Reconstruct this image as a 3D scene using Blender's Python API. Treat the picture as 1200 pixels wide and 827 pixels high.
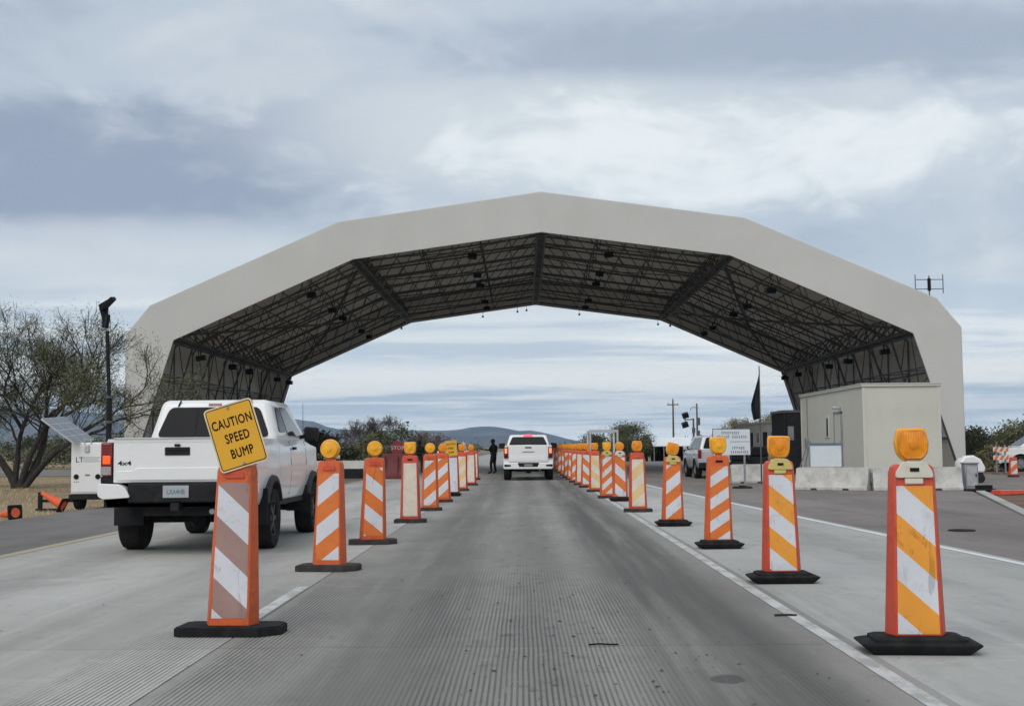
import bpy, bmesh, math, random
from mathutils import Vector, Matrix, noise
import numpy as np
random.seed(7); np.random.seed(7)
for o in list(bpy.data.objects): bpy.data.objects.remove(o)
SC = bpy.context.scene
COL = SC.collection
R_ = math.radians
# ------------------------------------------------------------------ camera
F_PX, W_PX, H_PX, CAM_H = 1500.0, 1200.0, 827.0, 1.3
CAM_R = (Matrix.Rotation(R_(.5), 3, 'Z') @ Matrix.Rotation(R_(94.2), 3, 'X') @ Matrix.Rotation(R_(-.5), 3, 'Z'))
cd = bpy.data.cameras.new('camera'); cam = bpy.data.objects.new('camera', cd); COL.objects.link(cam)
cam.matrix_world = Matrix.Translation((0, 0, CAM_H)) @ CAM_R.to_4x4()
cd.sensor_fit = 'HORIZONTAL'; cd.sensor_width = 36; cd.lens = 36 * F_PX / W_PX
cd.clip_start = .05; cd.clip_end = 60000
SC.camera = cam
def ray(px, py): return CAM_R @ Vector(((px - 600) / F_PX, -(py - 413.5) / F_PX, -1))
def at(px, py, Y):                      # point on the plane at distance Y down the road
    r = ray(px, py); return r * (Y / r.y) + Vector((0, 0, CAM_H))
def gr(px, py, z=0.0):                  # point on the ground
    r = ray(px, py); return r * ((z - CAM_H) / r.z) + Vector((0, 0, CAM_H))
# ------------------------------------------------------------------ sky and sun
SUN_EL, SUN_AZ = R_(42), R_(205)        # behind the camera, a little to the left
SUN_POWER, SKY_STRENGTH = 1.5, .1
world = bpy.data.worlds.new('World'); SC.world = world; world.use_nodes = True
def build_world():
    nt = world.node_tree; N, L = nt.nodes, nt.links
    for n in list(N): N.remove(n)
    def nd(t, **k):
        n = N.new(t)
        for a, b in k.items(): setattr(n, a, b)
        return n
    def val(sock, v):
        if hasattr(v, 'bl_rna') and 'NodeSocket' in v.bl_rna.identifier: L.new(v, sock)
        else: sock.default_value = v
    def m(op, a, b=0., c=0.):
        n = nd('ShaderNodeMath', operation=op)
        for i, v in enumerate((a, b, c)): val(n.inputs[i], v)
        return n.outputs[0]
    def mix(f, a, b):
        n = nd('ShaderNodeMix', data_type='RGBA'); n.clamp_factor = True
        val(n.inputs[0], f); val(n.inputs[6], a); val(n.inputs[7], b); return n.outputs[2]
    def sm(v, a, b):
        n = nd('ShaderNodeMapRange', interpolation_type='SMOOTHSTEP'); val(n.inputs[0], v)
        n.inputs[1].default_value = a; n.inputs[2].default_value = b; return n.outputs[0]
    tc = nd('ShaderNodeTexCoord'); sp = nd('ShaderNodeSeparateXYZ'); L.new(tc.outputs['Generated'], sp.inputs[0])
    x, y, z = sp.outputs
    zz = m('MAXIMUM', z, 0.0)
    def layer(off, sx, sy, sc, det, dist=0.4, rough=.55):
        den = m('ADD', zz, off)
        cx = m('MULTIPLY', m('DIVIDE', x, den), sx); cy = m('MULTIPLY', m('DIVIDE', y, den), sy)
        cb = nd('ShaderNodeCombineXYZ'); L.new(cx, cb.inputs[0]); L.new(cy, cb.inputs[1]); cb.inputs[2].default_value = sc * 3.7
        n = nd('ShaderNodeTexNoise'); n.inputs['Scale'].default_value = sc; n.inputs['Detail'].default_value = det
        n.inputs['Roughness'].default_value = rough; n.inputs['Distortion'].default_value = dist
        L.new(cb.outputs[0], n.inputs['Vector']); return n.outputs['Fac']
    def dlayer(sx, sz, sc, det, dist, rough=.55):     # even texture over the whole dome
        cb = nd('ShaderNodeCombineXYZ'); L.new(m('MULTIPLY', x, sx), cb.inputs[0]); L.new(m('MULTIPLY', y, sx), cb.inputs[1]); L.new(m('MULTIPLY', z, sz), cb.inputs[2])
        n = nd('ShaderNodeTexNoise'); n.inputs['Scale'].default_value = sc; n.inputs['Detail'].default_value = det
        n.inputs['Roughness'].default_value = rough; n.inputs['Distortion'].default_value = dist
        L.new(cb.outputs[0], n.inputs['Vector']); return n.outputs['Fac']
    big = dlayer(1, 3.0, 2.1, 4, .5)
    mid = dlayer(1, 2.3, 5.5, 7, .7, .58)
    fine = dlayer(1, 2.0, 17, 6, .5, .6)
    streak = layer(.035, .32, .55, 1.5, 5, .3)
    sky = nd('ShaderNodeTexSky', sky_type='NISHITA'); sky.sun_disc = False
    sky.sun_elevation = SUN_EL; sky.sun_rotation = SUN_AZ; sky.air_density = 1.2; sky.dust_density = 1.5
    K = 1.0 / SKY_STRENGTH
    def c(r, g_, b): return (r * K, g_ * K, b * K, 1)
    lv = m('ADD', m('MULTIPLY', big, .50), m('ADD', m('MULTIPLY', mid, .36), m('MULTIPLY', fine, .14)))
    col = mix(sm(lv, .36, .49), c(.35, .405, .50), c(.52, .59, .67))
    col = mix(sm(lv, .49, .62), col, c(.69, .735, .765))
    # broad masses of the cloud deck seen above the canopy: slate banks and a thin bright break
    ax = m('DIVIDE', x, m('MAXIMUM', y, .05)); ez = m('DIVIDE', z, m('MAXIMUM', y, .05))
    fw = sm(y, .1, .5)
    def blob(cx, cz, rx, rz, wob=.5):
        a = m('DIVIDE', m('SUBTRACT', ax, cx), rx); b = m('DIVIDE', m('SUBTRACT', ez, cz), rz)
        d = m('ADD', m('MULTIPLY', a, a), m('MULTIPLY', b, b))
        d = m('ADD', d, m('MULTIPLY', m('SUBTRACT', mid, .5), wob * 5.))
        d = m('ADD', d, m('MULTIPLY', m('SUBTRACT', fine, .5), wob * 3.2))
        return m('MULTIPLY', m('SUBTRACT', 1.0, sm(d, 0., 1.35)), fw)
    col = mix(m('MULTIPLY', blob(-.05, .30, .6, .09, .3), .55), col, c(.53, .59, .66))
    col = mix(m('MULTIPLY', blob(-.34, .222, .29, .062), .92), col, c(.30, .35, .465))
    col = mix(m('MULTIPLY', blob(.24, .318, .34, .036), .85), col, c(.37, .43, .53))
    col = mix(m('MULTIPLY', blob(-.33, .155, .20, .03), .7), col, c(.68, .73, .77))
    col = mix(m('MULTIPLY', blob(.11, .238, .33, .055), .9), col, c(.69, .745, .77))
    col = mix(m('MULTIPLY', blob(.20, .234, .26, .044, .85), .72), col, c(.92, .96, .97))
    # low bands: pale blue gaps and cream streaks near the horizon
    low = m('SUBTRACT', 1.0, sm(z, .07, .15))
    band = mix(sm(streak, .42, .58), c(.63, .72, .80), c(.97, 1.0, 1.0))
    col = mix(m('MULTIPLY', low, .9), col, band)
    wv = m('ADD', z, m('MULTIPLY', m('SUBTRACT', streak, .5), .05))
    for zc, hw_, k in ((.052, .018, .75), (.082, .010, .35)):
        cream = m('SUBTRACT', 1.0, sm(m('ABSOLUTE', m('SUBTRACT', wv, zc)), .003, hw_))
        col = mix(m('MULTIPLY', cream, k), col, c(1.16, 1.14, 1.06))
    col = mix(m('SUBTRACT', 1.0, sm(z, -.005, .024)), col, c(1.2, 1.24, 1.24))
    out = mix(.93, sky.outputs[0], col)
    bg = nd('ShaderNodeBackground'); L.new(out, bg.inputs[0]); bg.inputs[1].default_value = SKY_STRENGTH
    wo = nd('ShaderNodeOutputWorld'); L.new(bg.outputs[0], wo.inputs[0])
build_world()
sd = bpy.data.lights.new('sun', 'SUN'); sun = bpy.data.objects.new('sun', sd); COL.objects.link(sun)
sd.energy = SUN_POWER; sd.angle = R_(50); sd.color = (1, .95, .87)
_d = Vector((math.sin(SUN_AZ) * math.cos(SUN_EL), math.cos(SUN_AZ) * math.cos(SUN_EL), math.sin(SUN_EL)))
sun.rotation_euler = _d.to_track_quat('Z', 'Y').to_euler(); sun.location = _d * 50
SC.view_settings.view_transform = 'Standard'; SC.view_settings.look = 'None'
SC.view_settings.exposure = 0.12; SC.view_settings.gamma = 1; SC.view_settings.use_curve_mapping = False
SC.render.engine = 'CYCLES'; SC.render.resolution_x = 1024; SC.render.resolution_y = 705
SC.cycles.volume_step_rate = 1; SC.cycles.max_bounces = 8
# ------------------------------------------------------------------ materials
MATS = {}
class NT:
    def __init__(s, name):
        s.mat = bpy.data.materials.new(name); s.mat.use_nodes = True
        s.t = s.mat.node_tree; s.N, s.L = s.t.nodes, s.t.links
        s.p = s.N['Principled BSDF']; MATS[name] = s.mat
    def nd(s, t, **k):
        n = s.N.new(t)
        for a, b in k.items(): setattr(n, a, b)
        return n
    def val(s, sock, v):
        if hasattr(v, 'bl_rna') and 'NodeSocket' in v.bl_rna.identifier: s.L.new(v, sock)
        else: sock.default_value = v
    def m(s, op, a, b=0., c=0.):
        n = s.nd('ShaderNodeMath', operation=op)
        for i, v in enumerate((a, b, c)): s.val(n.inputs[i], v)
        return n.outputs[0]
    def mix(s, f, a, b):
        n = s.nd('ShaderNodeMix', data_type='RGBA'); n.clamp_factor = True
        s.val(n.inputs[0], f); s.val(n.inputs[6], a if not isinstance(a, tuple) else (*a, 1)); s.val(n.inputs[7], b if not isinstance(b, tuple) else (*b, 1))
        return n.outputs[2]
    def sm(s, v, a, b):
        n = s.nd('ShaderNodeMapRange', interpolation_type='SMOOTHSTEP'); s.val(n.inputs[0], v)
        n.inputs[1].default_value = a; n.inputs[2].default_value = b; return n.outputs[0]
    def pos(s):
        g = s.nd('ShaderNodeNewGeometry'); return g.outputs['Position']
    def obj(s): return s.nd('ShaderNodeTexCoord').outputs['Object']
    def noise(s, vec, sc, det=5, rough=.55, stretch=None, dist=0.):
        if stretch:
            mp = s.nd('ShaderNodeMapping'); s.L.new(vec, mp.inputs[0]); mp.inputs['Scale'].default_value = stretch; vec = mp.outputs[0]
        n = s.nd('ShaderNodeTexNoise'); s.L.new(vec, n.inputs['Vector']); n.inputs['Scale'].default_value = sc
        n.inputs['Detail'].default_value = det; n.inputs['Roughness'].default_value = rough; n.inputs['Distortion'].default_value = dist
        return n.outputs['Fac']
    def bump(s, h, strength, dist=.01):
        b = s.nd('ShaderNodeBump'); b.inputs['Strength'].default_value = strength; b.inputs['Distance'].default_value = dist
        s.L.new(h, b.inputs['Height']); s.L.new(b.outputs[0], s.p.inputs['Normal'])
def simple(name, col, rough=.6, metal=0., var=.12, sc=6., bump=0., coat=0., dirt=None, spec=None, trans=0., world=False, bsc=None, scratch=0.):
    t = NT(name); p = t.p
    v = t.pos() if world else t.obj()
    n = t.noise(v, sc)
    lo = tuple(c * (1 - var) for c in col); hi = tuple(min(1, c * (1 + var)) for c in col)
    c = t.mix(t.sm(n, .3, .7), lo, hi)
    if dirt:                                # (colour, amount, scale): blotchy grime with its own shape
        c = t.mix(t.m('MULTIPLY', t.sm(t.noise(v, dirt[2], 8, .65), .48, .72), dirt[1]), c, dirt[0])
    if scratch:                             # scuffs and rubbed marks
        c = t.mix(t.m('MULTIPLY', t.sm(t.noise(v, 9., 6, .7, (1, 1, .22), 1.2), .58, .66), scratch), c, tuple(q * .45 for q in col))
        c = t.mix(t.m('MULTIPLY', t.sm(t.noise(v, 30., 5, .7, (.4, 1, 1), .5), .62, .70), scratch * .8), c, tuple(q * .35 + .05 for q in col))
    t.L.new(c, p.inputs['Base Color'])
    p.inputs['Roughness'].default_value = rough; p.inputs['Metallic'].default_value = metal
    if coat: p.inputs['Coat Weight'].default_value = coat; p.inputs['Coat Roughness'].default_value = .08
    if spec is not None: p.inputs['Specular IOR Level'].default_value = spec
    if bump: t.bump(t.noise(v, bsc or sc * 6, 6), bump)
    return t.mat
def M(n): return MATS[n]
simple('fabric', (.675, .67, .645), .8, var=.03, sc=.35, dirt=((.55, .53, .48), .22, .5), spec=.2, bump=.12, bsc=.9, world=True)
def membrane():                              # coated fabric that lets a little daylight through
    t = NT_fab = MATS['fabric']; nt = t.node_tree; p = nt.nodes['Principled BSDF']; o = nt.nodes['Material Output']
    tr = nt.nodes.new('ShaderNodeBsdfTranslucent'); tr.inputs[0].default_value = (.72, .655, .56, 1)
    mx = nt.nodes.new('ShaderNodeMixShader'); mx.inputs[0].default_value = .20
    nt.links.new(p.outputs[0], mx.inputs[1]); nt.links.new(tr.outputs[0], mx.inputs[2]); nt.links.new(mx.outputs[0], o.inputs[0])
membrane()
simple('steel_dark', (.10, .097, .095), .6, .3, sc=2)
simple('steel_grey', (.30, .31, .32), .5, .6, sc=3)
simple('black_fixture', (.012, .012, .014), .5, sc=4, spec=.12)
simple('panel_tan', (.585, .575, .50), .65, var=.03, sc=.7, dirt=((.47, .46, .40), .2, 1.1), spec=.3)
simple('trim_tan', (.58, .575, .51), .6, var=.03)
simple('panel_beige_far', (.55, .53, .47), .7, var=.06, sc=1)
simple('concrete_barrier', (.50, .49, .455), .9, world=True, scratch=.4, var=.12, sc=3, bump=.25, dirt=((.22, .21, .19), .55, 2.2), spec=.2)
simple('concrete_white', (.50, .49, .46), .85, var=.06, sc=3, dirt=((.4, .38, .34), .3, 2.))
simple('paint_white', (.80, .80, .79), .28, var=.015, sc=1.5, coat=.6, dirt=((.60, .575, .53), .18, 3.))
simple('paint_silver', (.54, .55, .57), .35, .35, var=.03, coat=.5)
simple('paint_green', (.03, .17, .10), .35, var=.05, coat=.4)
simple('glass_dark', (.010, .011, .013), .12, var=.1, sc=2, spec=.10)
simple('glass_tint', (.05, .058, .062), .06, var=.1, sc=2, spec=.4)
simple('plastic_black', (.018, .018, .019), .55, var=.2, sc=8, dirt=((.06, .055, .05), .4, 6.), spec=.12)
simple('flare_grey', (.055, .05, .052), .6, var=.1, spec=.12)
simple('tyre', (.022, .021, .021), .85, var=.2, sc=12, bump=.3, dirt=((.07, .065, .06), .35, 5.), spec=.12)
simple('rim_dark', (.05, .05, .052), .4, .6)
simple('rim_silver', (.35, .35, .36), .35, .8)
simple('chrome_grey', (.45, .46, .47), .25, .8)
simple('rubber_base', (.016, .016, .017), .8, var=.25, sc=7, bump=.35, dirt=((.05, .047, .044), .45, 9.), spec=.12)
simple('rubber_grey', (.05, .045, .043), .85, var=.2, sc=7, bump=.3, dirt=((.10, .09, .085), .5, 9.), spec=.12)
simple('orange_body', (.66, .125, .035), .5, var=.06, sc=5, dirt=((.36, .09, .045), 0.6, 11.), spec=.35, world=True, scratch=.55)
simple('red_body', (.62, .085, .045), .5, var=.06, sc=5, dirt=((.36, .07, .045), 0.6, 11.), spec=.35, world=True, scratch=.55)
simple('sheet_white', (.66, .67, .71), .38, var=.05, sc=5, dirt=((.46, .45, .45), 0.55, 10.), world=True, scratch=.55)
simple('sheet_cream', (.72, .64, .54), .4, var=.05, sc=5, dirt=((.62, .46, .30), .5, 8.), world=True, scratch=.55)
simple('sheet_orange', (.72, .18, .03), .42, var=.06, sc=5, dirt=((.45, .12, .03), 0.55, 10.), world=True, scratch=.55)
simple('sheet_amber', (.82, .33, .035), .42, var=.05, sc=5, dirt=((.60, .25, .06), 0.5, 10.), world=True, scratch=.55)
simple('sheet_pale', (.76, .53, .26), .42, var=.05, sc=5, dirt=((.6, .40, .2), .35, 10.), world=True, scratch=.55)
simple('sheet_shaded', (.36, .225, .20), .4, var=.06, sc=5, dirt=((.26, .17, .15), .4, 10.), world=True, scratch=.55)  # retroreflective sheet with its shade put into the brown colour
simple('collar_white', (.66, .62, .52), .5, var=.05, dirt=((.45, .4, .3), .4, 14.))
simple('collar_yellow', (.60, .50, .16), .5, var=.05, dirt=((.4, .33, .12), .4, 14.))
simple('sign_yellow', (.78, .40, .02), .42, var=.03, dirt=((.60, .33, .05), .25, 12.))
simple('ink_black', (.012, .012, .012), .5, spec=.12)
simple('ink_blue', (.12, .17, .23), .6)
simple('ink_grey', (.22, .22, .23), .6)
simple('ink_red', (.45, .03, .03), .5)
simple('sign_white', (.66, .70, .74), .5, var=.03)
simple('sign_red', (.20, .02, .022), .5)
simple('plate_grey', (.36, .40, .42), .5, var=.06)
simple('sign_letters', (.55, .42, .42), .5)
simple('sign_edge', (.75, .60, .40), .5)
simple('barrier_red', (.13, .012, .014), .55, var=.1)
simple('cone_orange', (.74, .11, .025), .55, var=.08)
simple('solar_cell', (.10, .115, .14), .18, var=.15, sc=3, spec=.7)
simple('aluminium', (.55, .55, .55), .4, .7)
simple('wood_pole', (.11, .085, .065), .9, var=.2, sc=3)
simple('flag_cloth', (.02, .022, .026), .85, var=.3, sc=3, spec=.12)
simple('uniform', (.013, .014, .015), .9, var=.3, sc=6, spec=.12)
simple('uniform_green', (.026, .032, .022), .9, var=.25, sc=6)
simple('skin', (.36, .20, .14), .6, var=.08)
simple('bark', (.034, .028, .024), .95, var=.3, sc=5, bump=.5)
simple('bark_grey', (.10, .085, .075), .95, var=.3, sc=5)
simple('screen_dark', (.022, .022, .022), .9, var=.2, spec=.12)
simple('dirt_debris', (.035, .028, .02), .9, var=.5, sc=30)
simple('roof_white', (.74, .76, .78), .6, var=.03)
simple('hood_paint', (.55, .56, .56), .2, coat=.8, var=.02)
def lens_mat():
    t = NT('lens_amber'); p = t.p; v = t.obj()
    c = t.mix(t.sm(t.noise(v, 14.), .35, .7), (.74, .235, .008), (.90, .34, .015))
    t.L.new(c, p.inputs['Base Color']); p.inputs['Roughness'].default_value = .22
    p.inputs['Subsurface Weight'].default_value = .25; p.inputs['Subsurface Radius'].default_value = (.05, .02, .004); p.inputs['Subsurface Scale'].default_value = .3
    sx_ = t.nd('ShaderNodeSeparateXYZ'); t.L.new(v, sx_.inputs[0])
    t.bump(t.m('SINE', t.m('MULTIPLY', sx_.outputs[0], 420.)), .35, .0025)
    t = NT('lens_yellow'); p = t.p; v = t.obj()
    c = t.mix(t.sm(t.noise(v, 14.), .35, .7), (.86, .36, .012), (.95, .48, .03))
    t.L.new(c, p.inputs['Base Color']); p.inputs['Roughness'].default_value = .25
lens_mat()
def emit(name, col, e, base=None):
    t = NT(name); p = t.p; p.inputs['Base Color'].default_value = (*(base or col), 1); p.inputs['Roughness'].default_value = .2
    p.inputs['Emission Color'].default_value = (*col, 1); p.inputs['Emission Strength'].default_value = e
emit('tail_lit', (1, .10, .015), 1.1, (.5, .03, .01))
emit('tail_lit_far', (1, .22, .12), 1.6, (.6, .05, .03))
emit('brake_lit', (1, .06, .09), 1.0, (.6, .04, .05))
simple('tail_red', (.20, .010, .010), .15, coat=.5)
simple('tail_clear', (.35, .33, .33), .15, coat=.5)
def leaf_mat(name, a, b, c_):
    t = NT(name); p = t.p
    at_ = t.nd('ShaderNodeAttribute', attribute_name='tint')
    col = t.mix(at_.outputs['Fac'], a, b); n = t.noise(t.pos(), .9, 3)
    col = t.mix(t.m('MULTIPLY', t.sm(n, .45, .7), .6), col, c_)
    t.L.new(col, p.inputs['Base Color']); p.inputs['Roughness'].default_value = .75; p.inputs['Specular IOR Level'].default_value = .15
leaf_mat('leaf_mesquite', (0.120, 0.136, 0.072), (0.208, 0.216, 0.120), (0.160, 0.136, 0.080))
leaf_mat('leaf_olive', (0.080, 0.096, 0.051), (0.160, 0.168, 0.088), (0.136, 0.112, 0.064))
leaf_mat('leaf_dark', (0.048, 0.058, 0.032), (0.096, 0.104, 0.058), (0.088, 0.072, 0.048))
leaf_mat('leaf_yellowish', (0.176, 0.176, 0.080), (0.288, 0.264, 0.136), (0.208, 0.160, 0.096))
leaf_mat('leaf_twig', (0.136, 0.112, 0.096), (0.192, 0.160, 0.136), (0.112, 0.088, 0.080))
leaf_mat('grass_dry', (.42, .33, .18), (.56, .45, .27), (.34, .25, .14))
# ---- ground surfaces
def road_mats():
    def base(name, lanes, tine, lo, hi, stain=.5, tx=(-9, 9)):
        t = NT(name); v = t.pos()
        s = t.nd('ShaderNodeSeparateXYZ'); t.L.new(v, s.inputs[0]); X, Y = s.outputs[0], s.outputs[1]
        c = t.mix(t.sm(t.noise(v, .55, 7, .6, (1, .25, 1)), .32, .68), lo, hi)
        c = t.mix(t.m('MULTIPLY', t.sm(t.noise(v, 2.4, 8, .7, (1, .45, 1)), .5, .75), .45), c, tuple(q * .62 for q in lo))
        c = t.mix(t.m('MULTIPLY', t.sm(t.noise(v, .9, 9, .68, (1, .3, 1), .6), .50, .66), .42), c, tuple(q * .66 for q in lo))
        c = t.mix(t.m('MULTIPLY', t.sm(t.noise(v, 1.7, 9, .7, (.5, .9, 1), .8), .54, .70), .40), c, tuple(min(1, q * 1.25) for q in hi))
        c = t.mix(t.m('MULTIPLY', t.sm(t.noise(v, 7., 7, .7, (1, .5, 1)), .58, .70), .40), c, tuple(q * .55 for q in lo))
        c = t.mix(t.m('MULTIPLY', t.sm(t.noise(v, 26, 4, .6), .56, .72), .25), c, tuple(q * .6 for q in lo))
        c = t.mix(t.m('MULTIPLY', t.sm(t.noise(v, 45, 3, .6), .60, .75), .22), c, tuple(q * 1.35 for q in hi))
        wn = t.nd('ShaderNodeTexWhiteNoise', noise_dimensions='1D')     # every slab was poured and worn a little differently
        t.L.new(t.m('FLOOR', t.m('DIVIDE', t.m('ADD', Y, 7.3), 7.9)), wn.inputs['W'])
        c = t.mix(t.m('MULTIPLY', wn.outputs['Value'], .22), c, tuple(q * .6 for q in lo))
        for (cx, w, k) in lanes:         # rubber and oil worn into the wheel paths
            d = t.m('ABSOLUTE', t.m('SUBTRACT', t.m('ADD', X, t.m('MULTIPLY', t.m('SUBTRACT', t.noise(v, .22, 3), .5), .22)), cx))
            f = t.m('MULTIPLY', t.m('SUBTRACT', 1., t.sm(d, w * .25, w)), t.m('MULTIPLY', t.sm(t.noise(v, .8, 6, .6, (2.6, .09, 1)), .2, .6), k))
            c = t.mix(f, c, tuple(q * .40 for q in lo))
        # faint polish scuffs running down the lane
        c = t.mix(t.m('MULTIPLY', t.sm(t.noise(v, 3.0, 5, .6, (1.3, .05, 1)), .55, .75), .22), c, tuple(q * 1.3 for q in hi))
        rough = .85
        if tine:
            ph = t.m('FRACT', t.m('DIVIDE', t.m('ADD', X, t.m('MULTIPLY', t.m('SUBTRACT', t.noise(v, .5, 2), .5), .02)), .031))
            gv = t.m('SUBTRACT', 1., t.sm(t.m('ABSOLUTE', t.m('SUBTRACT', ph, .5)), .10, .27))
            msk = t.m('MULTIPLY', t.sm(X, tx[0], tx[0] + .12), t.m('SUBTRACT', 1., t.sm(X, tx[1] - .3, tx[1])))
            msk = t.m('MULTIPLY', msk, t.m('SUBTRACT', 1., t.sm(Y, 10., 16.)))
            msk = t.m('MULTIPLY', msk, t.m('ADD', .5, t.m('MULTIPLY', t.sm(t.noise(v, .9, 4, .6, (1.6, .22, 1)), .36, .58), .5)))
            if name == 'slab_centre':            # grooves are worn away in the wheel paths
                msk = t.m('MULTIPLY', msk, t.m('SUBTRACT', 1., t.m('MULTIPLY', t.m('SUBTRACT', 1., t.sm(t.m('ABSOLUTE', t.m('SUBTRACT', t.m('ADD', X, t.m('MULTIPLY', t.noise(v, .4, 3), .4)), 1.4)), .15, .55)), .85)))
                msk = t.m('MULTIPLY', msk, t.m('SUBTRACT', 1., t.m('MULTIPLY', t.m('SUBTRACT', 1., t.sm(t.m('ABSOLUTE', t.m('SUBTRACT', t.m('ADD', X, t.m('MULTIPLY', t.noise(v, .4, 3), .4)), -1.0)), .15, .65)), .72)))
            msk = t.m('MULTIPLY', msk, t.sm(t.noise(v, 14., 5, .65, (1.2, .3, 1)), .22, .48))
            gm = t.m('MULTIPLY', gv, msk)
            c = t.mix(t.m('MULTIPLY', gm, .8), c, tuple(q * .30 for q in lo))
            t.bump(t.m('SUBTRACT', t.m('MULTIPLY', t.noise(v, 60, 4), .25), gm), .5, .008)
        else:
            t.bump(t.noise(v, 60, 5), .18, .008)
        if name == 'slab_centre':           # one dark oil stain with its own outline, and drips along the middle
            p0 = gr(853, 795)
            dx = t.m('DIVIDE', t.m('SUBTRACT', X, p0.x), .105); dy = t.m('DIVIDE', t.m('SUBTRACT', Y, p0.y), .17)
            d = t.m('ADD', t.m('ADD', t.m('MULTIPLY', dx, dx), t.m('MULTIPLY', dy, dy)), t.m('MULTIPLY', t.m('SUBTRACT', t.noise(v, 9., 3), .5), 1.6))
            c = t.mix(t.m('MULTIPLY', t.m('SUBTRACT', 1., t.sm(d, .6, 1.)), .7), c, (.055, .052, .05))
            ddr = t.m('MULTIPLY', t.m('SUBTRACT', 1., t.sm(t.m('ABSOLUTE', t.m('SUBTRACT', X, .12)), .15, .7)), t.sm(t.noise(v, 5., 6, .7, (1, .7, 1)), .56, .68))
            c = t.mix(t.m('MULTIPLY', ddr, .62), c, (.06, .057, .053))
        t.L.new(c, t.p.inputs['Base Color']); t.p.inputs['Roughness'].default_value = rough; t.p.inputs['Specular IOR Level'].default_value = .3
    base('slab_centre', [(-.95, .85, .62), (1.25, .85, 1.0), (.1, .5, .45)], True, (.262, .250, .228), (.348, .334, .308), tx=(-2.0, 1.75))
    base('slab_left', [(-3.3, .8, .30), (-5.2, .8, .30)], True, (.375, .36, .33), (.515, .50, .465), tx=(-2.75, -1.9))
    base('slab_right', [(3.9, .8, .2)], False, (.378, .372, .35), (.488, .483, .46))
    base('asphalt_left', [(-8.3, 1.1, .2)], False, (.155, .142, .132), (.215, .20, .187))
    base('asphalt_right', [(7.5, 1.5, .2)], False, (.19, .165, .15), (.255, .228, .207))
    base('road_far_concrete', [(-1., .9, .3), (1.1, .9, .3)], False, (.32, .314, .297), (.41, .402, .38))
    simple('joint_filler', (.06, .056, .05), .95, world=True)
    def paint(name, col, wear):
        t = NT(name); v = t.pos()
        w = t.sm(t.noise(v, 5., 9, .72, (1, .5, 1)), wear, wear + .2)
        c = t.mix(w, col, (.35, .345, .33)); c = t.mix(t.m('MULTIPLY', t.sm(t.noise(v, 1.3, 5), .45, .7), .35), c, (.3, .29, .27))
        t.L.new(c, t.p.inputs['Base Color']); t.p.inputs['Roughness'].default_value = .75
    paint('line_white', (.56, .555, .535), .42); paint('line_bright', (.70, .70, .69), .6); paint('line_yellow', (.42, .33, .17), .44)
    t = NT('desert_ground'); v = t.pos()
    c = t.mix(t.sm(t.noise(v, .12, 8, .6), .35, .65), (.25, .185, .115), (.36, .28, .18))
    c = t.mix(t.m('MULTIPLY', t.sm(t.noise(v, .035, 6, .6), .45, .6), .6), c, (.16, .125, .085))
    c = t.mix(t.m('MULTIPLY', t.sm(t.noise(v, 4., 8, .7), .5, .7), .5), c, (.15, .115, .08))
    t.L.new(c, t.p.inputs['Base Color']); t.p.inputs['Roughness'].default_value = .95; t.p.inputs['Specular IOR Level'].default_value = .1
    t.bump(t.noise(v, 9, 8, .7), .6, .05)
    t = NT('red_gravel'); v = t.pos()
    c = t.mix(t.sm(t.noise(v, 1.1, 8, .65), .35, .65), (.165, .105, .082), (.235, .155, .12))
    c = t.mix(t.m('MULTIPLY', t.sm(t.noise(v, 22., 3, .6), .55, .7), .5), c, (.10, .07, .06))
    t.L.new(c, t.p.inputs['Base Color']); t.p.inputs['Roughness'].default_value = .95; t.p.inputs['Specular IOR Level'].default_value = .1
    t.bump(t.noise(v, 30, 5, .7), .5, .03)
    t = NT('mountain_rock'); v = t.pos()
    c = t.mix(t.sm(t.noise(v, .004, 8, .65), .35, .65), (.10, .085, .075), (.19, .16, .135))
    t.L.new(c, t.p.inputs['Base Color']); t.p.inputs['Roughness'].default_value = 1.; t.p.inputs['Specular IOR Level'].default_value = 0
road_mats()
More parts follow.
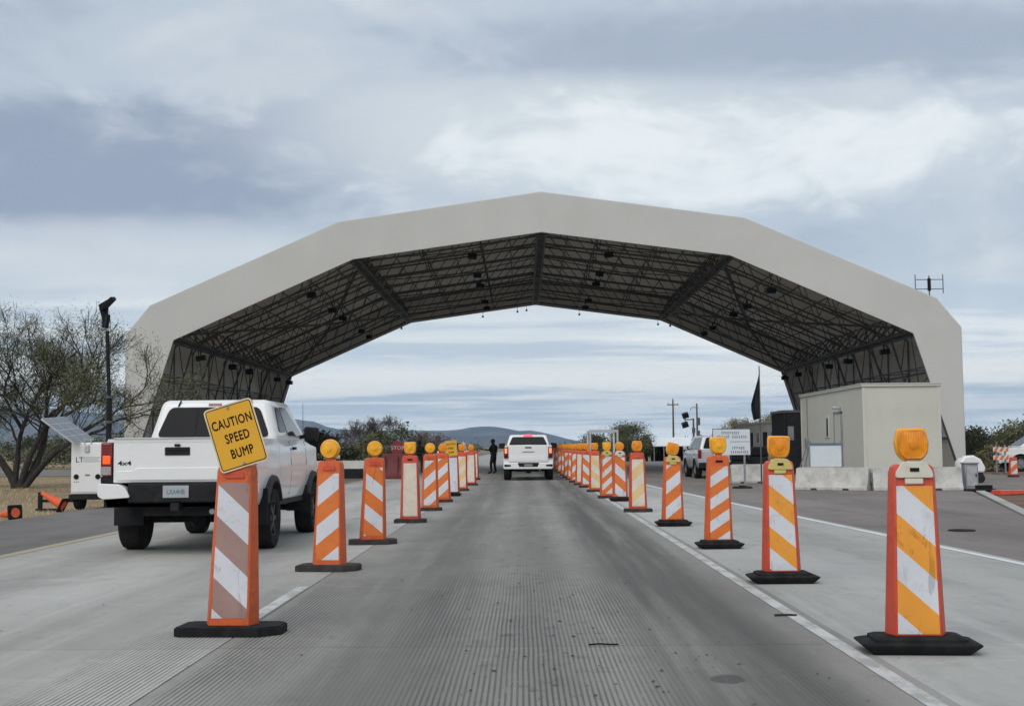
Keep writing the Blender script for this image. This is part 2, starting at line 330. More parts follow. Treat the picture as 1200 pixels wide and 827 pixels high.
# ------------------------------------------------------------------ mesh tools
class MB:
    def __init__(s): s.v, s.f = [], []
    def add(s, vs, fs):
        b = len(s.v); s.v += [tuple(q) for q in vs]; s.f += [[b + i for i in f] for f in fs]; return s
    def box(s, x0, x1, y0, y1, z0, z1, mat=None):
        vs = [Vector(q) for q in ((x0, y0, z0), (x1, y0, z0), (x1, y1, z0), (x0, y1, z0), (x0, y0, z1), (x1, y0, z1), (x1, y1, z1), (x0, y1, z1))]
        if mat: vs = [mat @ q for q in vs]
        return s.add(vs, [(0, 3, 2, 1), (4, 5, 6, 7), (0, 1, 5, 4), (1, 2, 6, 5), (2, 3, 7, 6), (3, 0, 4, 7)])
    def loft(s, rings, cap=True, closed=True):
        n = len(rings[0]); vs = [q for r in rings for q in r]; fs = []
        for i in range(len(rings) - 1):
            for j in range(n if closed else n - 1):
                k = (j + 1) % n; fs.append((i * n + j, i * n + k, (i + 1) * n + k, (i + 1) * n + j))
        if cap: fs.append(tuple(range(n - 1, -1, -1))); fs.append(tuple((len(rings) - 1) * n + j for j in range(n)))
        return s.add(vs, fs)
    def tube(s, p0, p1, r0, r1=None, n=6, cap=True):
        p0, p1 = Vector(p0), Vector(p1); r1 = r0 if r1 is None else r1
        d = (p1 - p0).normalized(); a = d.orthogonal().normalized(); b = d.cross(a)
        rg = [[p + (a * math.cos(t) + b * math.sin(t)) * r for t in [2 * math.pi * k / n for k in range(n)]] for p, r in ((p0, r0), (p1, r1))]
        return s.loft(rg, cap)
    def path(s, pts, r, n=6):
        for a, b in zip(pts[:-1], pts[1:]): s.tube(a, b, r, n=n)
        return s
    def prism(s, poly, axis, a, b, mat=None):       # poly in the two other axes, extruded a..b
        def P(u, v, w):
            q = Vector({'x': (w, u, v), 'y': (u, w, v), 'z': (u, v, w)}[axis]); return mat @ q if mat else q
        return s.loft([[P(u, v, a) for u, v in poly], [P(u, v, b) for u, v in poly]])
    def lathe(s, prof, axis='z', n=20, c=(0, 0, 0), mat=None):     # prof: (radius, height)
        rings = []
        for r, h in prof:
            ring = []
            for k in range(n):
                t = 2 * math.pi * k / n; u, v = r * math.cos(t), r * math.sin(t)
                q = Vector({'z': (u, v, h), 'y': (u, h, v), 'x': (h, u, v)}[axis]) + Vector(c); ring.append(mat @ q if mat else q)
            rings.append(ring)
        return s.loft(rings)
    def mesh(s, name):
        me = bpy.data.meshes.new(name); me.from_pydata(s.v, [], s.f); me.update()
        bm = bmesh.new(); bm.from_mesh(me); bmesh.ops.recalc_face_normals(bm, faces=bm.faces); bm.to_mesh(me); bm.free()
        return me
    def build(s, name, mat, parent=None, smooth=None, bevel=0., seg=2, loc=None):
        me = s.mesh(name); me.materials.append(M(mat) if isinstance(mat, str) else mat)
        o = bpy.data.objects.new(name, me); COL.objects.link(o); o.parent = parent
        if loc is not None: o.location = loc
        if smooth is not None: shade(me, smooth)
        if bevel:
            b = o.modifiers.new('bevel', 'BEVEL'); b.width = bevel; b.segments = seg; b.limit_method = 'ANGLE'; b.angle_limit = R_(35)
            if smooth is None: shade(me, 40)
            b.harden_normals = False
        return o
def shade(me, ang):
    me.polygons.foreach_set('use_smooth', [True] * len(me.polygons)); me.set_sharp_from_angle(angle=R_(ang))
def tag(o, label=None, cat=None, group=None, kind=None):
    if label: o['label'] = label
    if cat: o['category'] = cat
    if group: o['group'] = group
    if kind: o['kind'] = kind
    return o
def thing(name, label, cat, loc=(0, 0, 0), rz=0., group=None):
    o = bpy.data.objects.new(name, None); COL.objects.link(o); o.empty_display_size = .2
    o.location = loc; o.rotation_euler = (0, 0, rz); return tag(o, label, cat, group)
def dup(o, parent=None):
    c = o.copy(); COL.objects.link(c); c.parent = parent
    for ch in list(o.children): dup(ch, c)
    return c
def rpoly(pts, r, n=4):                       # rounded polygon
    out = []; N = len(pts)
    for i in range(N):
        p, a, b = Vector(pts[i]), Vector(pts[i - 1]), Vector(pts[(i + 1) % N])
        ra = min(r, (a - p).length * .45, (b - p).length * .45)
        q0 = p + (a - p).normalized() * ra; q1 = p + (b - p).normalized() * ra
        for k in range(n + 1):
            t = k / n; out.append(tuple(q0 * (1 - t) ** 2 + p * 2 * t * (1 - t) + q1 * t * t))
    return out
def text(s, size, name, mat, parent, loc, rot=(math.pi / 2, 0, 0), ext=.0015, align='CENTER', space=1., sx=1., bold=0.):
    cu = bpy.data.curves.new(name, 'FONT'); cu.body = s; cu.size = size; cu.extrude = ext; cu.align_x = align; cu.align_y = 'CENTER'; cu.space_character = space
    cu.resolution_u = 3
    ob = bpy.data.objects.new('tmp', cu); COL.objects.link(ob)
    me = bpy.data.meshes.new_from_object(ob.evaluated_get(bpy.context.evaluated_depsgraph_get()))
    bpy.data.objects.remove(ob); me.name = name
    if bold:                                   # heavier strokes: shifted copies of the outline, each a hair deeper
        bm = bmesh.new()
        for k, (dx, dy) in enumerate(((0, 0), (1, 0), (-1, 0), (0, 1), (0, -1))):
            b2 = bmesh.new(); b2.from_mesh(me); bmesh.ops.translate(b2, verts=b2.verts, vec=(dx * bold, dy * bold, -k * ext * .12)); m2 = bpy.data.meshes.new('t'); b2.to_mesh(m2); b2.free(); bm.from_mesh(m2); bpy.data.meshes.remove(m2)
        bm.to_mesh(me); bm.free()
    me.materials.clear(); me.materials.append(M(mat))
    o = bpy.data.objects.new(name, me); COL.objects.link(o); o.parent = parent; o.location = loc; o.rotation_euler = rot; o.scale = (sx, 1, 1)
    return o
def clip(poly, a, b, c):                      # keep a*u + b*v <= c
    out = []
    for i in range(len(poly)):
        p, q = poly[i], poly[(i + 1) % len(poly)]; dp, dq = a * p[0] + b * p[1] - c, a * q[0] + b * q[1] - c
        if dp <= 0: out.append(p)
        if (dp < 0 < dq) or (dq < 0 < dp):
            t = dp / (dp - dq); out.append((p[0] + (q[0] - p[0]) * t, p[1] + (q[1] - p[1]) * t))
    return out
# ------------------------------------------------------------------ ground and road
def sheet(name, poly, z, mat, parent=None, t=.02):
    o = MB().prism(poly, 'z', z - t, z).build(name, mat, parent); return o
def XO(Y): return 5.34 - .0458 * (min(Y, 44) - 13.9)
gm = MB(); E_ = 6200
gs = [-E_, -2500, -600, -150, -60, -25, 0, 25, 60, 150, 600, 2500, E_]
gm.add([(x, y, -.07) for y in gs for x in gs], [(j * 13 + i, j * 13 + i + 1, (j + 1) * 13 + i + 1, (j + 1) * 13 + i) for j in range(12) for i in range(12)])
tag(gm.build('ground', 'desert_ground'), kind='structure')
Y0, NS, SL = -7.3, 13, 7.9
YE = Y0 + NS * SL
road = tag(sheet('road', [(-6.62, Y0), (5.95, Y0), (3.95, 44), (3.95, YE), (-6.62, YE)], -.035, 'joint_filler'), kind='structure')
G = .006
cs = lsm = None
for k in range(NS):
    a, b = Y0 + k * SL + G, Y0 + (k + 1) * SL - G
    for lane in ('c', 'l', 'r'):
        if lane == 'r':
            sheet('concrete_slab', [(2.1605, a), (XO(a) + .16, a), (XO(b) + .16, b), (2.1605, b)], 0, 'slab_right', road, .03); continue
        x0, x1 = (-2.03 + G, 2.165 - G) if lane == 'c' else (-6.6, -2.03 - G)
        src = cs if lane == 'c' else lsm
        if src is None:
            o = MB().box(x0, x1, 0, SL - 2 * G, -.03, 0).build('concrete_slab', 'slab_centre' if lane == 'c' else 'slab_left', road)
            if lane == 'c': cs = o
            else: lsm = o
        else:
            o = src.copy(); COL.objects.link(o); o.parent = road
        o.location = (0, a, 0)
far = tag(sheet('road_beyond', [(-6.6, YE + .02), (4.1, YE + .02), (4.1, 1500), (-6.6, 1500)], -.004, 'road_far_concrete'), kind='structure')
tag(sheet('asphalt_shoulder', [(-9.85, -10), (-6.615, -10), (-6.615, 300), (-9.85, 300)], -.006, 'asphalt_left'), kind='structure')
ap = [(XO(0) + .175, -10), (9.0, -10), (5.2 + 2.1, 17.5), (8.7, 22.4), (12.6, 36.6), (19.5, 36.6), (19.5, 110), (XO(44) + .175, 110), (XO(44) + .175, 44)]
ap[0] = (XO(-10) + .175, -10)
tag(sheet('asphalt_apron', ap, -.008, 'asphalt_right'), kind='structure')
tag(sheet('gravel_lot', [(9.3, -10), (70, -10), (70, 75), (19.8, 75), (19.8, 36.3), (12.9, 36.3), (9.0, 22.4), (7.6, 17.5)], -.03, 'red_gravel'), kind='structure')
tag(sheet('frontage_road', [(-120, 66), (-14, 70), (-14, 92), (-120, 84)], -.045, 'asphalt_left'), kind='structure')
kb = MB()
kp = [(7.45, 17.5), (8.85, 22.4), (12.75, 36.4)]
for a, b in zip(kp[:-1], kp[1:]):
    d = Vector((b[0] - a[0], b[1] - a[1], 0)).normalized(); nrm = Vector((d.y, -d.x, 0)) * .11
    A, B = Vector((*a, 0)), Vector((*b, 0))
    kb.add([A - nrm + Vector((0, 0, -.03)), A + nrm + Vector((0, 0, -.03)), B + nrm + Vector((0, 0, -.03)), B - nrm + Vector((0, 0, -.03)),
            A - nrm + Vector((0, 0, .012)), A + nrm + Vector((0, 0, .012)), B + nrm + Vector((0, 0, .012)), B - nrm + Vector((0, 0, .012))],
           [(0, 3, 2, 1), (4, 5, 6, 7), (0, 1, 5, 4), (1, 2, 6, 5), (2, 3, 7, 6), (3, 0, 4, 7)])
tag(kb.build('kerb', 'slab_left'), kind='structure')
def strip(x0, y0, x1, y1, w, mat, name):
    n = max(1, int((y1 - y0) / 4)); m = MB()
    for i in range(n):
        a, b = i / n, (i + 1) / n
        xa, xb, ya, yb = x0 + (x1 - x0) * a, x0 + (x1 - x0) * b, y0 + (y1 - y0) * a, y0 + (y1 - y0) * b
        m.add([(xa - w / 2, ya, .004), (xa + w / 2, ya, .004), (xb + w / 2, yb, .004), (xb - w / 2, yb, .004)], [(0, 1, 2, 3)])
    return tag(m.build(name, mat), kind='structure')
strip(2.04, -5, 2.04, 90, .105, 'line_white', 'edge_line')
strip(XO(-7), -7, XO(44), 44, .11, 'line_bright', 'lane_line')
strip(-6.48, -7, -6.48, 94, .16, 'line_yellow', 'yellow_line')
for a, b in ((9.0, 12.2), (21.2, 24.3), (33, 36), (45, 48)): strip(-2.10, a, -2.10, b, .11, 'line_white', 'dashed_line')
# crumbs of leaf litter and a rubber strip on the centre lane
db = MB()
for i in range(220):
    y = 6.3 + abs(random.gauss(0, 4)); x = random.gauss(.35, .55) if random.random() < .75 else random.uniform(-5, 4)
    s = random.uniform(.003, .013); a = random.uniform(0, 6.28); e = random.uniform(.35, 2.2)
    c, q = math.cos(a), math.sin(a)
    db.add([(x + s * e * c, y + s * e * q, .006), (x - s * q, y + s * c, .005 + s * .5), (x - s * e * c, y - s * e * q, .006), (x + s * q, y - s * c, .005)], [(0, 1, 2, 3)])
tag(db.build('litter', 'dirt_debris'), 'dark crumbs of leaf litter scattered along the grooved centre lane', 'litter', kind='stuff')
p = gr(707, 757); sm_ = MB().path([(p.x - .095, p.y, .012), (p.x - .03, p.y + .012, .016), (p.x + .04, p.y + .004, .013), (p.x + .10, p.y + .006, .012)], .006, 6)
tag(sm_.build('rubber_strip', 'rubber_base'), 'thin dark rubber strip lying across the grooved centre lane', 'debris')
p = gr(920, 722); tag(MB().path([(p.x - .08, p.y, .012), (p.x + .02, p.y + .01, .014), (p.x + .09, p.y, .011)], .009, 5).build('dry_stick', 'bark'), 'short dry stick lying near the worn white edge line', 'stick')
def manhole(px, py, w, label):
    p = gr(px, py); t = thing('manhole_cover', label, 'manhole cover', (p.x, p.y, -.008))
    MB().lathe([(w, 0), (w, .012), (w * .94, .016), (w * .92, .010)], n=28).build('ring', 'rubber_base', t)
    MB().lathe([(w * .9, .0), (w * .9, .011), (.01, .014)], n=28).build('lid', 'rubber_base', t)
manhole(1127, 621, .2, 'dark manhole cover set in the brown asphalt in front of the concrete barriers')
# ------------------------------------------------------------------ the canopy
CX, CY0, CY1 = .85, 56., 84.6
OUT = [(-18.3, -.05), (-18.3, 6.35), (-17.25, 7.62), (-8.97, 11.24), (0, 12.5), (8.97, 11.24), (17.25, 7.62), (18.3, 6.35), (18.3, -.05)]
INN = [(-18.1, -.05), (-16.2, 6.1), (-8.3, 9.6), (0, 10.72), (8.3, 9.6), (16.2, 6.1), (18.1, -.05)]
can = thing('checkpoint_canopy', 'large arched beige fabric canopy on dark steel trusses spanning the traffic lanes', 'canopy', (CX, CY0, 0))
D = CY1 - CY0
def roof():
    t = .05
    ctr = Vector((0, 4))
    for i in range(8):
        a, b = Vector(OUT[i]), Vector(OUT[i + 1]); n = Vector((-(b - a).y, (b - a).x)).normalized() * t
        # mitred ends so neighbouring panels butt
        def mit(j):
            q = Vector(OUT[j]); ns = []
            for k in (j - 1, j):
                if 0 <= k < 8:
                    e = Vector(OUT[k + 1]) - Vector(OUT[k]); ns.append(Vector((-e.y, e.x)).normalized())
            s = sum(ns, Vector((0, 0))).normalized(); return s * (t / max(.3, s.dot(ns[0])))
        na, nb = mit(i), mit(i + 1)
        MB().prism([tuple(a), tuple(b), tuple(b + nb), tuple(a + na)], 'y', .0, D).build('roof_panel', 'fabric', can)
    # fascias front and back: outer polyline to inner polyline
    prs = [(0, 1, 0, 1), (1, 2, 1, 1), (2, 3, 1, 2), (3, 4, 2, 3), (4, 5, 3, 4), (5, 6, 4, 5), (6, 7, 5, 5), (7, 8, 5, 6)]
    for y0, y1 in ((-.07, -.004), (D + .004, D + .07)):
        for o0, o1, i0, i1 in prs:
            poly = [OUT[o0], OUT[o1]] + ([INN[i1], INN[i0]] if i0 != i1 else [INN[i0]])
            MB().prism(poly, 'y', y0, y1).build('fascia_panel', 'fabric', can)
        m = MB()
        for k in range(6):                              # dark rope-edge along the inner rim
            a, b = INN[k], INN[k + 1]; yy = y0 if y0 < 0 else y1
            m.tube((a[0], yy, a[1]), (b[0], yy, b[1]), .022, n=6)
        m.build('rim_edge', 'steel_dark', can)
roof()
def lerp2(a, b, t): return (a[0] + (b[0] - a[0]) * t, a[1] + (b[1] - a[1]) * t)
# truss nodes: matching points of outer and inner chords, outer kept just under the skin
OUTS = [(-18.18, 0), (-18.18, 6.3), (-17.18, 7.5), (-8.93, 11.12), (0, 12.37), (8.93, 11.12), (17.18, 7.5), (18.18, 6.3), (18.18, 0)]
INT = [(-18.14, 0), (-16.32, 6.2), (-8.36, 9.72), (0, 10.85), (8.36, 9.72), (16.32, 6.2), (18.14, 0)]
nodes = []                                              # (outer, inner)
for (o0, o1, i0, i1, n) in ((0, 1, 0, 1, 4), (2, 3, 1, 2, 6), (3, 4, 2, 3, 6)):
    for k in range(n + (1 if o0 == 3 else 0)): nodes.append((lerp2(OUTS[o0], OUTS[o1], k / n), lerp2(INT[i0], INT[i1], k / n)))
nodes += [((-o[0], o[1]), (-i[0], i[1])) for o, i in reversed(nodes[:-1])]
NT_ = 9
ty = [.25 + (D - .5) * k / (NT_ - 1) for k in range(NT_)]
proto = None
for k, y in enumerate(ty):
    if proto is None:
        m = MB()
        for a, b in zip(INT[:-1], INT[1:]): m.tube((a[0], 0, a[1]), (b[0], 0, b[1]), .05, n=6)
        pass
        for i in (-18.16, 18.16): m.box(i - .35, i + .35, -.3, .3, -.06, .03)
        for a, b in zip(OUTS[:-1], OUTS[1:]): m.tube((a[0], 0, a[1]), (b[0], 0, b[1]), .045, n=6)
        proto = tr = m.build('arch_truss', 'steel_dark', can)
        for j in range(len(nodes) - 1):
            (o0, i0), (o1, i1) = nodes[j], nodes[j + 1]
            half = j < (len(nodes) - 1) / 2
            if j and k == 0 and (j % 2 == 0 or j < 5 or j > len(nodes) - 6): MB().tube((o0[0], 0, o0[1]), (i0[0], 0, i0[1]), .024, n=5).build('web_post', 'steel_dark', tr)
            a, b = (i0, o1) if half else (o0, i1)
            MB().tube((a[0], 0, a[1]), (b[0], 0, b[1]), .026, n=5).build('web_brace', 'steel_dark', tr)
    else: tr = dup(proto, can)
    tr.location = (0, y, 0)
# purlins under the skin, at every node, and girts along the inner line of the side walls
pm = None
L_ = ty[-1] - ty[0]
def longi(x, z, r, name):
    global pm
    o = MB().tube((0, 0, 0), (0, L_, 0), r, n=6).build(name, 'steel_dark', can); o.location = (x, ty[0], z)
for j, (o, i) in enumerate(nodes):
    if j in (0, len(nodes) - 1): continue
    longi(o[0], o[1] - .09, .032, 'purlin')
    if j < 5 or j > len(nodes) - 6: longi(i[0], i[1] + .0, .026, 'purlin')
# deep ridge, haunch and knee beams
for (o, i, w) in ((OUTS[4], INN[3], .36), (OUTS[3], INN[2], .34), (OUTS[5], INN[4], .34), (OUTS[2], INN[1], .26), (OUTS[6], INN[5], .26)):
    m = MB(); a, b = Vector((i[0], 0, i[1])), Vector((o[0], 0, o[1])); d = (b - a).normalized()
    s = Vector((d.z, 0, -d.x)) * w / 2
    for q in (s, -s): m.tube(a + q, a + q + Vector((0, L_, 0)), .06, n=6)
    for kk in range(16):
        y = L_ * kk / 16; y2 = L_ * (kk + 1) / 16; sg = 1 if kk % 2 else -1
        m.tube(a + s * sg + Vector((0, y, 0)), a - s * sg + Vector((0, y2, 0)), .035, n=5)
        m.tube(a + s + Vector((0, y, 0)), b + s * .6 - d * .15 + Vector((0, y2, 0)), .03, n=5)
        m.tube(a - s + Vector((0, y2, 0)), b - s * .6 - d * .15 + Vector((0, y, 0)), .03, n=5)
    bm_ = m.build('ridge_beam', 'steel_dark', can); bm_.location = (0, ty[0], 0)
    q = MB().box(-w / 2, w / 2, 0, L_, -.02, .03, Matrix.Translation(a + d * .12) @ Matrix.Rotation(math.atan2(d.x, d.z), 4, 'Y')).build('gusset_plate', 'steel_dark', bm_)
# crossed bracing rods between the trusses, on the inner surface
for sgi in (-1, 1):
    for (a, b) in ((INN[0], INN[1]), (INN[1], INN[2]), (INN[2], INN[3])):
        for k in range(0, NT_ - 1, 2 if a is not INN[0] else 1):
            for fl in (0, 1):
                if a is INN[0] and (k + fl) % 2: continue
                p0, p1 = (a, b) if fl else (b, a)
                MB().tube((p0[0] * -sgi, ty[k], p0[1]), (p1[0] * -sgi, ty[k + 1], p1[1]), .028, n=5).build('bracing_rod', 'steel_dark', can)
        if a is INN[1]:
            for (u0, u1, k0, k1) in ((.05, .55, 0, 4), (.55, 1., 4, 7), (.0, .5, 8, 5), (.5, .95, 5, 1)):
                for off in (-.18, .18):
                    q0, q1 = lerp2(a, b, u0), lerp2(a, b, u1)
                    MB().tube((q0[0] * -sgi, ty[k0] + off, q0[1] + .1), (q1[0] * -sgi, ty[k1] + off, q1[1] + .1), .04, n=5).build('bracing_rod', 'steel_dark', can)
# floodlights hung in rows, and small fittings under the far edge
for sgi in (-1, 1):
    for (a, b, u, dr) in ((INN[0], INN[1], .93, .1), (INN[1], INN[2], .70, .10), (INN[2], INN[3], .62, .08)):
        for y in (ty[1] - .8, ty[3] - 1.2, ty[4] - .6, ty[6] + .3, ty[7] + .6):
            q = lerp2(a, b, u); x = q[0] * -sgi
            ins = .55 if a is INN[0] else 0.
            m = MB(); m.box(-.28, .28, -.22, .22, -.36, -.06); m.box(-.04, .04, -.04, .04, -.06, .22)
            f = m.build('floodlight', 'black_fixture', can, bevel=.03); f.scale = (.75, .75, .8); f.location = (x - sgi * -ins * (1 if x * sgi < 0 else -1) * 0 + (ins if x < 0 else -ins), y, q[1] + .02)
            f.rotation_euler = (R_(random.uniform(-12, 12)), R_(random.uniform(-10, 10)), 0)
for x in (-3.5, -1.2, -.6, 2.9, 8.1, 8.9, -8.9):
    z = 10.72 - abs(x) * .135
    m = MB(); m.tube((0, 0, 0), (0, 0, -.35), .02); m.lathe([(.02, -.3), (.10, -.34), (.12, -.46), (.08, -.5)], n=10)
    f = m.build('pendant_fixture', 'black_fixture', can); f.scale = (.6, .6, .7); f.location = (x, D - .1, z - .02)
# ------------------------------------------------------------------ tan modular office and the things around it
bx, by = at(1012, 500, 44.).x, 44.0
BW, BL = at(1104, 500, 44.).x - bx - .05, 9.8
BH = at(1012, 451, 44.).z
bld = thing('modular_office', 'tan flat-roofed modular office behind the concrete barriers, under the canopy edge', 'building', (bx, by, 0))
MB().box(0, BW, 0, BL, .02, BH - .06).build('wall', 'panel_tan', bld)
for (x0, x1, y0, y1) in ((-.02, .09, -.02, .09), (BW - .09, BW + .02, -.02, .09), (-.02, .09, BL - .09, BL + .02)):
    MB().box(x0, x1, y0, y1, .021, BH - .061).build('corner_trim', 'trim_tan', bld)
rf = MB().box(-.06, BW + .06, -.06, BL + .06, BH - .06, BH + .03).build('roof', 'panel_tan', bld, bevel=.015)
MB().box(-.08, BW + .08, -.08, BL + .08, BH + .03, BH + .06).build('roof_edge', 'trim_tan', rf)
MB().box(-.03, BW + .03, -.03, -.001, .03, .30).build('skirting', 'trim_tan', bld)
MB().path([(-.03, 8.6, BH - .08), (-.03, 8.6, 1.6), (-.03, 8.6, 1.5)], .018).build('conduit', 'steel_grey', bld)
MB().box(-.12, -.002, 8.45, 8.75, 1.15, 1.55).build('meter_box', 'steel_grey', bld, bevel=.01)
dy = at(987, 520, 1).x and 46.95 - by
dr = MB().box(-.045, -.001, dy, dy + .98, .25, 2.42).build('door', 'panel_tan', bld, bevel=.01)
for (a, b, c, d_) in ((dy - .07, dy, .22, 2.48), (dy + .98, dy + 1.05, .22, 2.48)): MB().box(-.06, -.001, a, b, c, d_).build('frame', 'steel_grey', dr)
MB().box(-.06, -.002, dy - .07, dy + 1.05, 2.42, 2.49).build('frame', 'steel_grey', dr)
MB().box(-.11, -.045, dy + .08, dy + .14, 1.15, 1.3).build('handle', 'chrome_grey', dr)
wd = MB().box(-.04, -.001, 48.9 - by, 49.55 - by, 1.55, 2.35).build('window', 'trim_tan', bld, bevel=.01)
MB().box(-.05, -.041, 48.97 - by, 49.2 - by, 1.6, 2.3).build('pane', 'glass_dark', wd)
wl = MB().box(-.30, -.001, dy + .1, dy + .26, 2.58, 2.68).build('wall_lamp', 'aluminium', bld, bevel=.02)
# easel board
q = at(950, 546, 40.6); ea = thing('easel_board', 'white notice board on a leaning easel beside the tan modular office', 'board', (q.x, 40.6, 0))
MB().box(0, .97, -.02, .02, .60, 1.27).build('board', 'sign_white', ea); MB().box(-.01, .98, -.035, .035, 1.27, 1.34).build('top_rail', 'ink_blue', ea)
for x in (-.02, .96): MB().tube((x, .03, -.01), (x, .03, 1.4), .02).build('leg', 'steel_grey', ea)
for x, x2 in ((-.05, -.42), (.02, -.22)): MB().tube((x, .05, 1.4), (x2, .5, -.01), .018).build('prop', 'steel_grey', ea)
# concrete barriers
JP = [(-.30, 0), (-.30, .07), (-.17, .24), (-.09, .64), (.09, .64), (.17, .24), (.30, .07), (.30, 0)]
def barrier(a, b, label, group=None, mat='concrete_barrier', h=1., name='concrete_barrier'):
    a, b = Vector((*a, 0)), Vector((*b, 0)); L = (b - a).length
    t = thing(name, label, 'barrier', a, math.atan2(b.y - a.y, b.x - a.x), group)
    m = MB(); n = 6
    pts = [0, .10] + [L * k / n for k in range(1, n)] + [L - .10, L]
    rings = []
    for i, x in enumerate(pts):
        e = .03 if i in (0, len(pts) - 1) else 0
        rings.append([(x, y * (1 - e * 2), max(0, z * h - (e if z > .5 else 0) * 1.)) for y, z in JP])
    m.loft(rings); m.build('body', mat, t, smooth=30)
    for x in (L * .28, L * .72): MB().box(x - .09, x + .09, -.302, -.2, .0, .05).build('lifting_slot', 'joint_filler', t)
    for x in (-.02, L + .02): MB().tube((x, -.05, .2), (x, -.05, .5), .015).build('pin', 'steel_grey', t)
    return t
b1a, b1b = gr(938, 573.5), gr(1023, 574.5)
barrier((b1a.x, b1a.y + .35), (b1b.x, b1b.y + .3), 'grey concrete barrier with sloping sides below the leaning white notice board')
b2b = gr(1131, 574); barrier((b1b.x + .07, b1b.y + .3), (b2b.x, b2b.y + .3), 'grey concrete barrier before the tan office end wall, next to the utility box')
b3a = gr(858, 566); barrier((b3a.x, b3a.y + .3), (b1a.x + .45, b3a.y + .35), 'grey concrete barrier below the white lettered board and dark flag')
# utility box and the white cover behind it
q = gr(1140, 573); ub = thing('utility_box', 'grey metal utility box standing at the end of the concrete barrier', 'utility box', (q.x, q.y + .2, -.008))
MB().box(-.19, .19, -.16, .16, 0, .72).build('cabinet', 'steel_grey', ub, bevel=.02)
MB().box(-.21, .21, -.18, .18, .72, .76).build('lid', 'steel_grey', ub, bevel=.01)
MB().box(-.15, .15, -.175, -.161, .1, .66).build('door', 'aluminium', ub); MB().box(.10, .13, -.19, -.176, .35, .45).build('handle', 'black_fixture', ub)
q = gr(1142, 565); wc = thing('equipment_cart', 'white rounded equipment cover behind the grey utility box', 'equipment', (q.x - .2, q.y, -.03))
prof = [(-.35, .35), (-.35, .72), (-.2, .9), (.1, .93), (.35, .8), (.5, .5), (.45, .35)]
MB().prism(prof, 'y', -.3, .3).build('cover', 'paint_white', wc, bevel=.06)
for x in (-.2, .3):
    for y in (-.24, .24): MB().lathe([(.02, -.04), (.16, -.04), (.17, 0), (.16, .04), (.02, .04)], 'y', 14, (x, y, .17)).build('wheel', 'tyre', wc)
MB().box(-.3, .42, -.22, .22, .2, .36).build('chassis', 'plastic_black', wc)
# white lettered board on posts
q = at(836, 533, 41.5); q2 = at(878.5, 502.6, 41.5)
w_, z0_, z1_ = q2.x - q.x, q.z, q2.z
wb = thing('lettered_board', 'white board with rows of dark blue lettering on two posts behind the barrier', 'sign', (q.x, 41.5, 0))
pan = MB().box(0, w_, -.015, .015, z0_, z1_).build('board', 'sign_white', wb)
for (a, b, c, d_) in ((-.02, .0, z0_, z1_), (w_, w_ + .02, z0_, z1_)): MB().box(a, b, -.02, .02, c, d_).build('frame', 'steel_dark', pan)
MB().box(-.02, w_ + .02, -.02, .02, z1_, z1_ + .02).build('frame', 'steel_dark', pan)
hh = z1_ - z0_
MB().box(w_ * .45, w_ * .99, -.019, -.016, z0_ + hh * .505, z0_ + hh * .525).build('rule', 'ink_blue', pan)
for (row, a, b, n, s) in ((.86, .22, .72, 9, .085), (.70, .10, .92, 14, .095), (.27, .50, .86, 6, .085), (.11, .46, .96, 9, .09)):
    rr = random.Random(int(row * 100))
    for k in range(n):
        x = w_ * (a + (b - a) * (k + .5) / n); g = w_ * (b - a) / n * .34; zc = z0_ + hh * row; h2 = hh * s * .62
        if n == 14 and k == 6: continue
        u, v = g, h2; t_ = g * .5                          # print too small to read: letter-shaped marks
        P_ = {'E': [(-u, -v), (u, -v), (u, -v * .6), (-t_, -v * .6), (-t_, -v * .2), (u * .7, -v * .2), (u * .7, v * .2), (-t_, v * .2), (-t_, v * .6), (u, v * .6), (u, v), (-u, v)],
              'F': [(-u, -v), (-t_, -v), (-t_, -v * .2), (u * .7, -v * .2), (u * .7, v * .2), (-t_, v * .2), (-t_, v * .6), (u, v * .6), (u, v), (-u, v)],
              'H': [(-u, -v), (-t_, -v), (-t_, -v * .2), (t_, -v * .2), (t_, -v), (u, -v), (u, v), (t_, v), (t_, v * .2), (-t_, v * .2), (-t_, v), (-u, v)],
              'I': [(-t_, -v), (t_, -v), (t_, v), (-t_, v)]}[rr.choice('EHFI')]
        MB().prism([(x + p, zc + q_) for p, q_ in P_], 'y', -.0185, -.016).build('letter', 'ink_blue', pan)
for x in (.18, w_ - .18): MB().box(x - .03, x + .03, .016, .07, -.01, z1_ - .05).build('post', 'steel_grey', wb)
# dark flag, hanging limp
q = at(889.5, 430, 43.2); fl = thing('flag_pole', 'thin dark pole with a limp dark flag behind the barrier', 'flag', (q.x, 43.2, -.008))
MB().tube((0, 0, 0), (0, 0, q.z), .028, .018, 8).build('pole', 'steel_dark', fl)
MB().lathe([(.0, 0), (.03, .02), (.03, .05), (0, .07)], n=8, c=(0, 0, q.z - .01)).build('finial', 'aluminium', fl)
m = MB(); nz, nu = 16, 12; gv = []
for i in range(nz + 1):
    t = i / nz; z = q.z - .08 - t * 1.62
    wd_ = (.06 + .34 * min(1, t * 1.6)) * (1 - .35 * max(0, t - .75) * 4 * .6)
    for j in range(nu + 1):
        u = j / nu; gv.append((.02 - u * wd_ * .82, .10 * math.sin(u * 9 + t * 2) * (.35 + t) * .7, z - u * .10 * t - (.25 * u * (1 - t))))
m.add(gv, [(i * (nu + 1) + j, i * (nu + 1) + j + 1, (i + 1) * (nu + 1) + j + 1, (i + 1) * (nu + 1) + j) for i in range(nz) for j in range(nu)])
fo = m.build('flag', 'flag_cloth', fl, smooth=60); sd_ = fo.modifiers.new('thick', 'SOLIDIFY'); sd_.thickness = .006
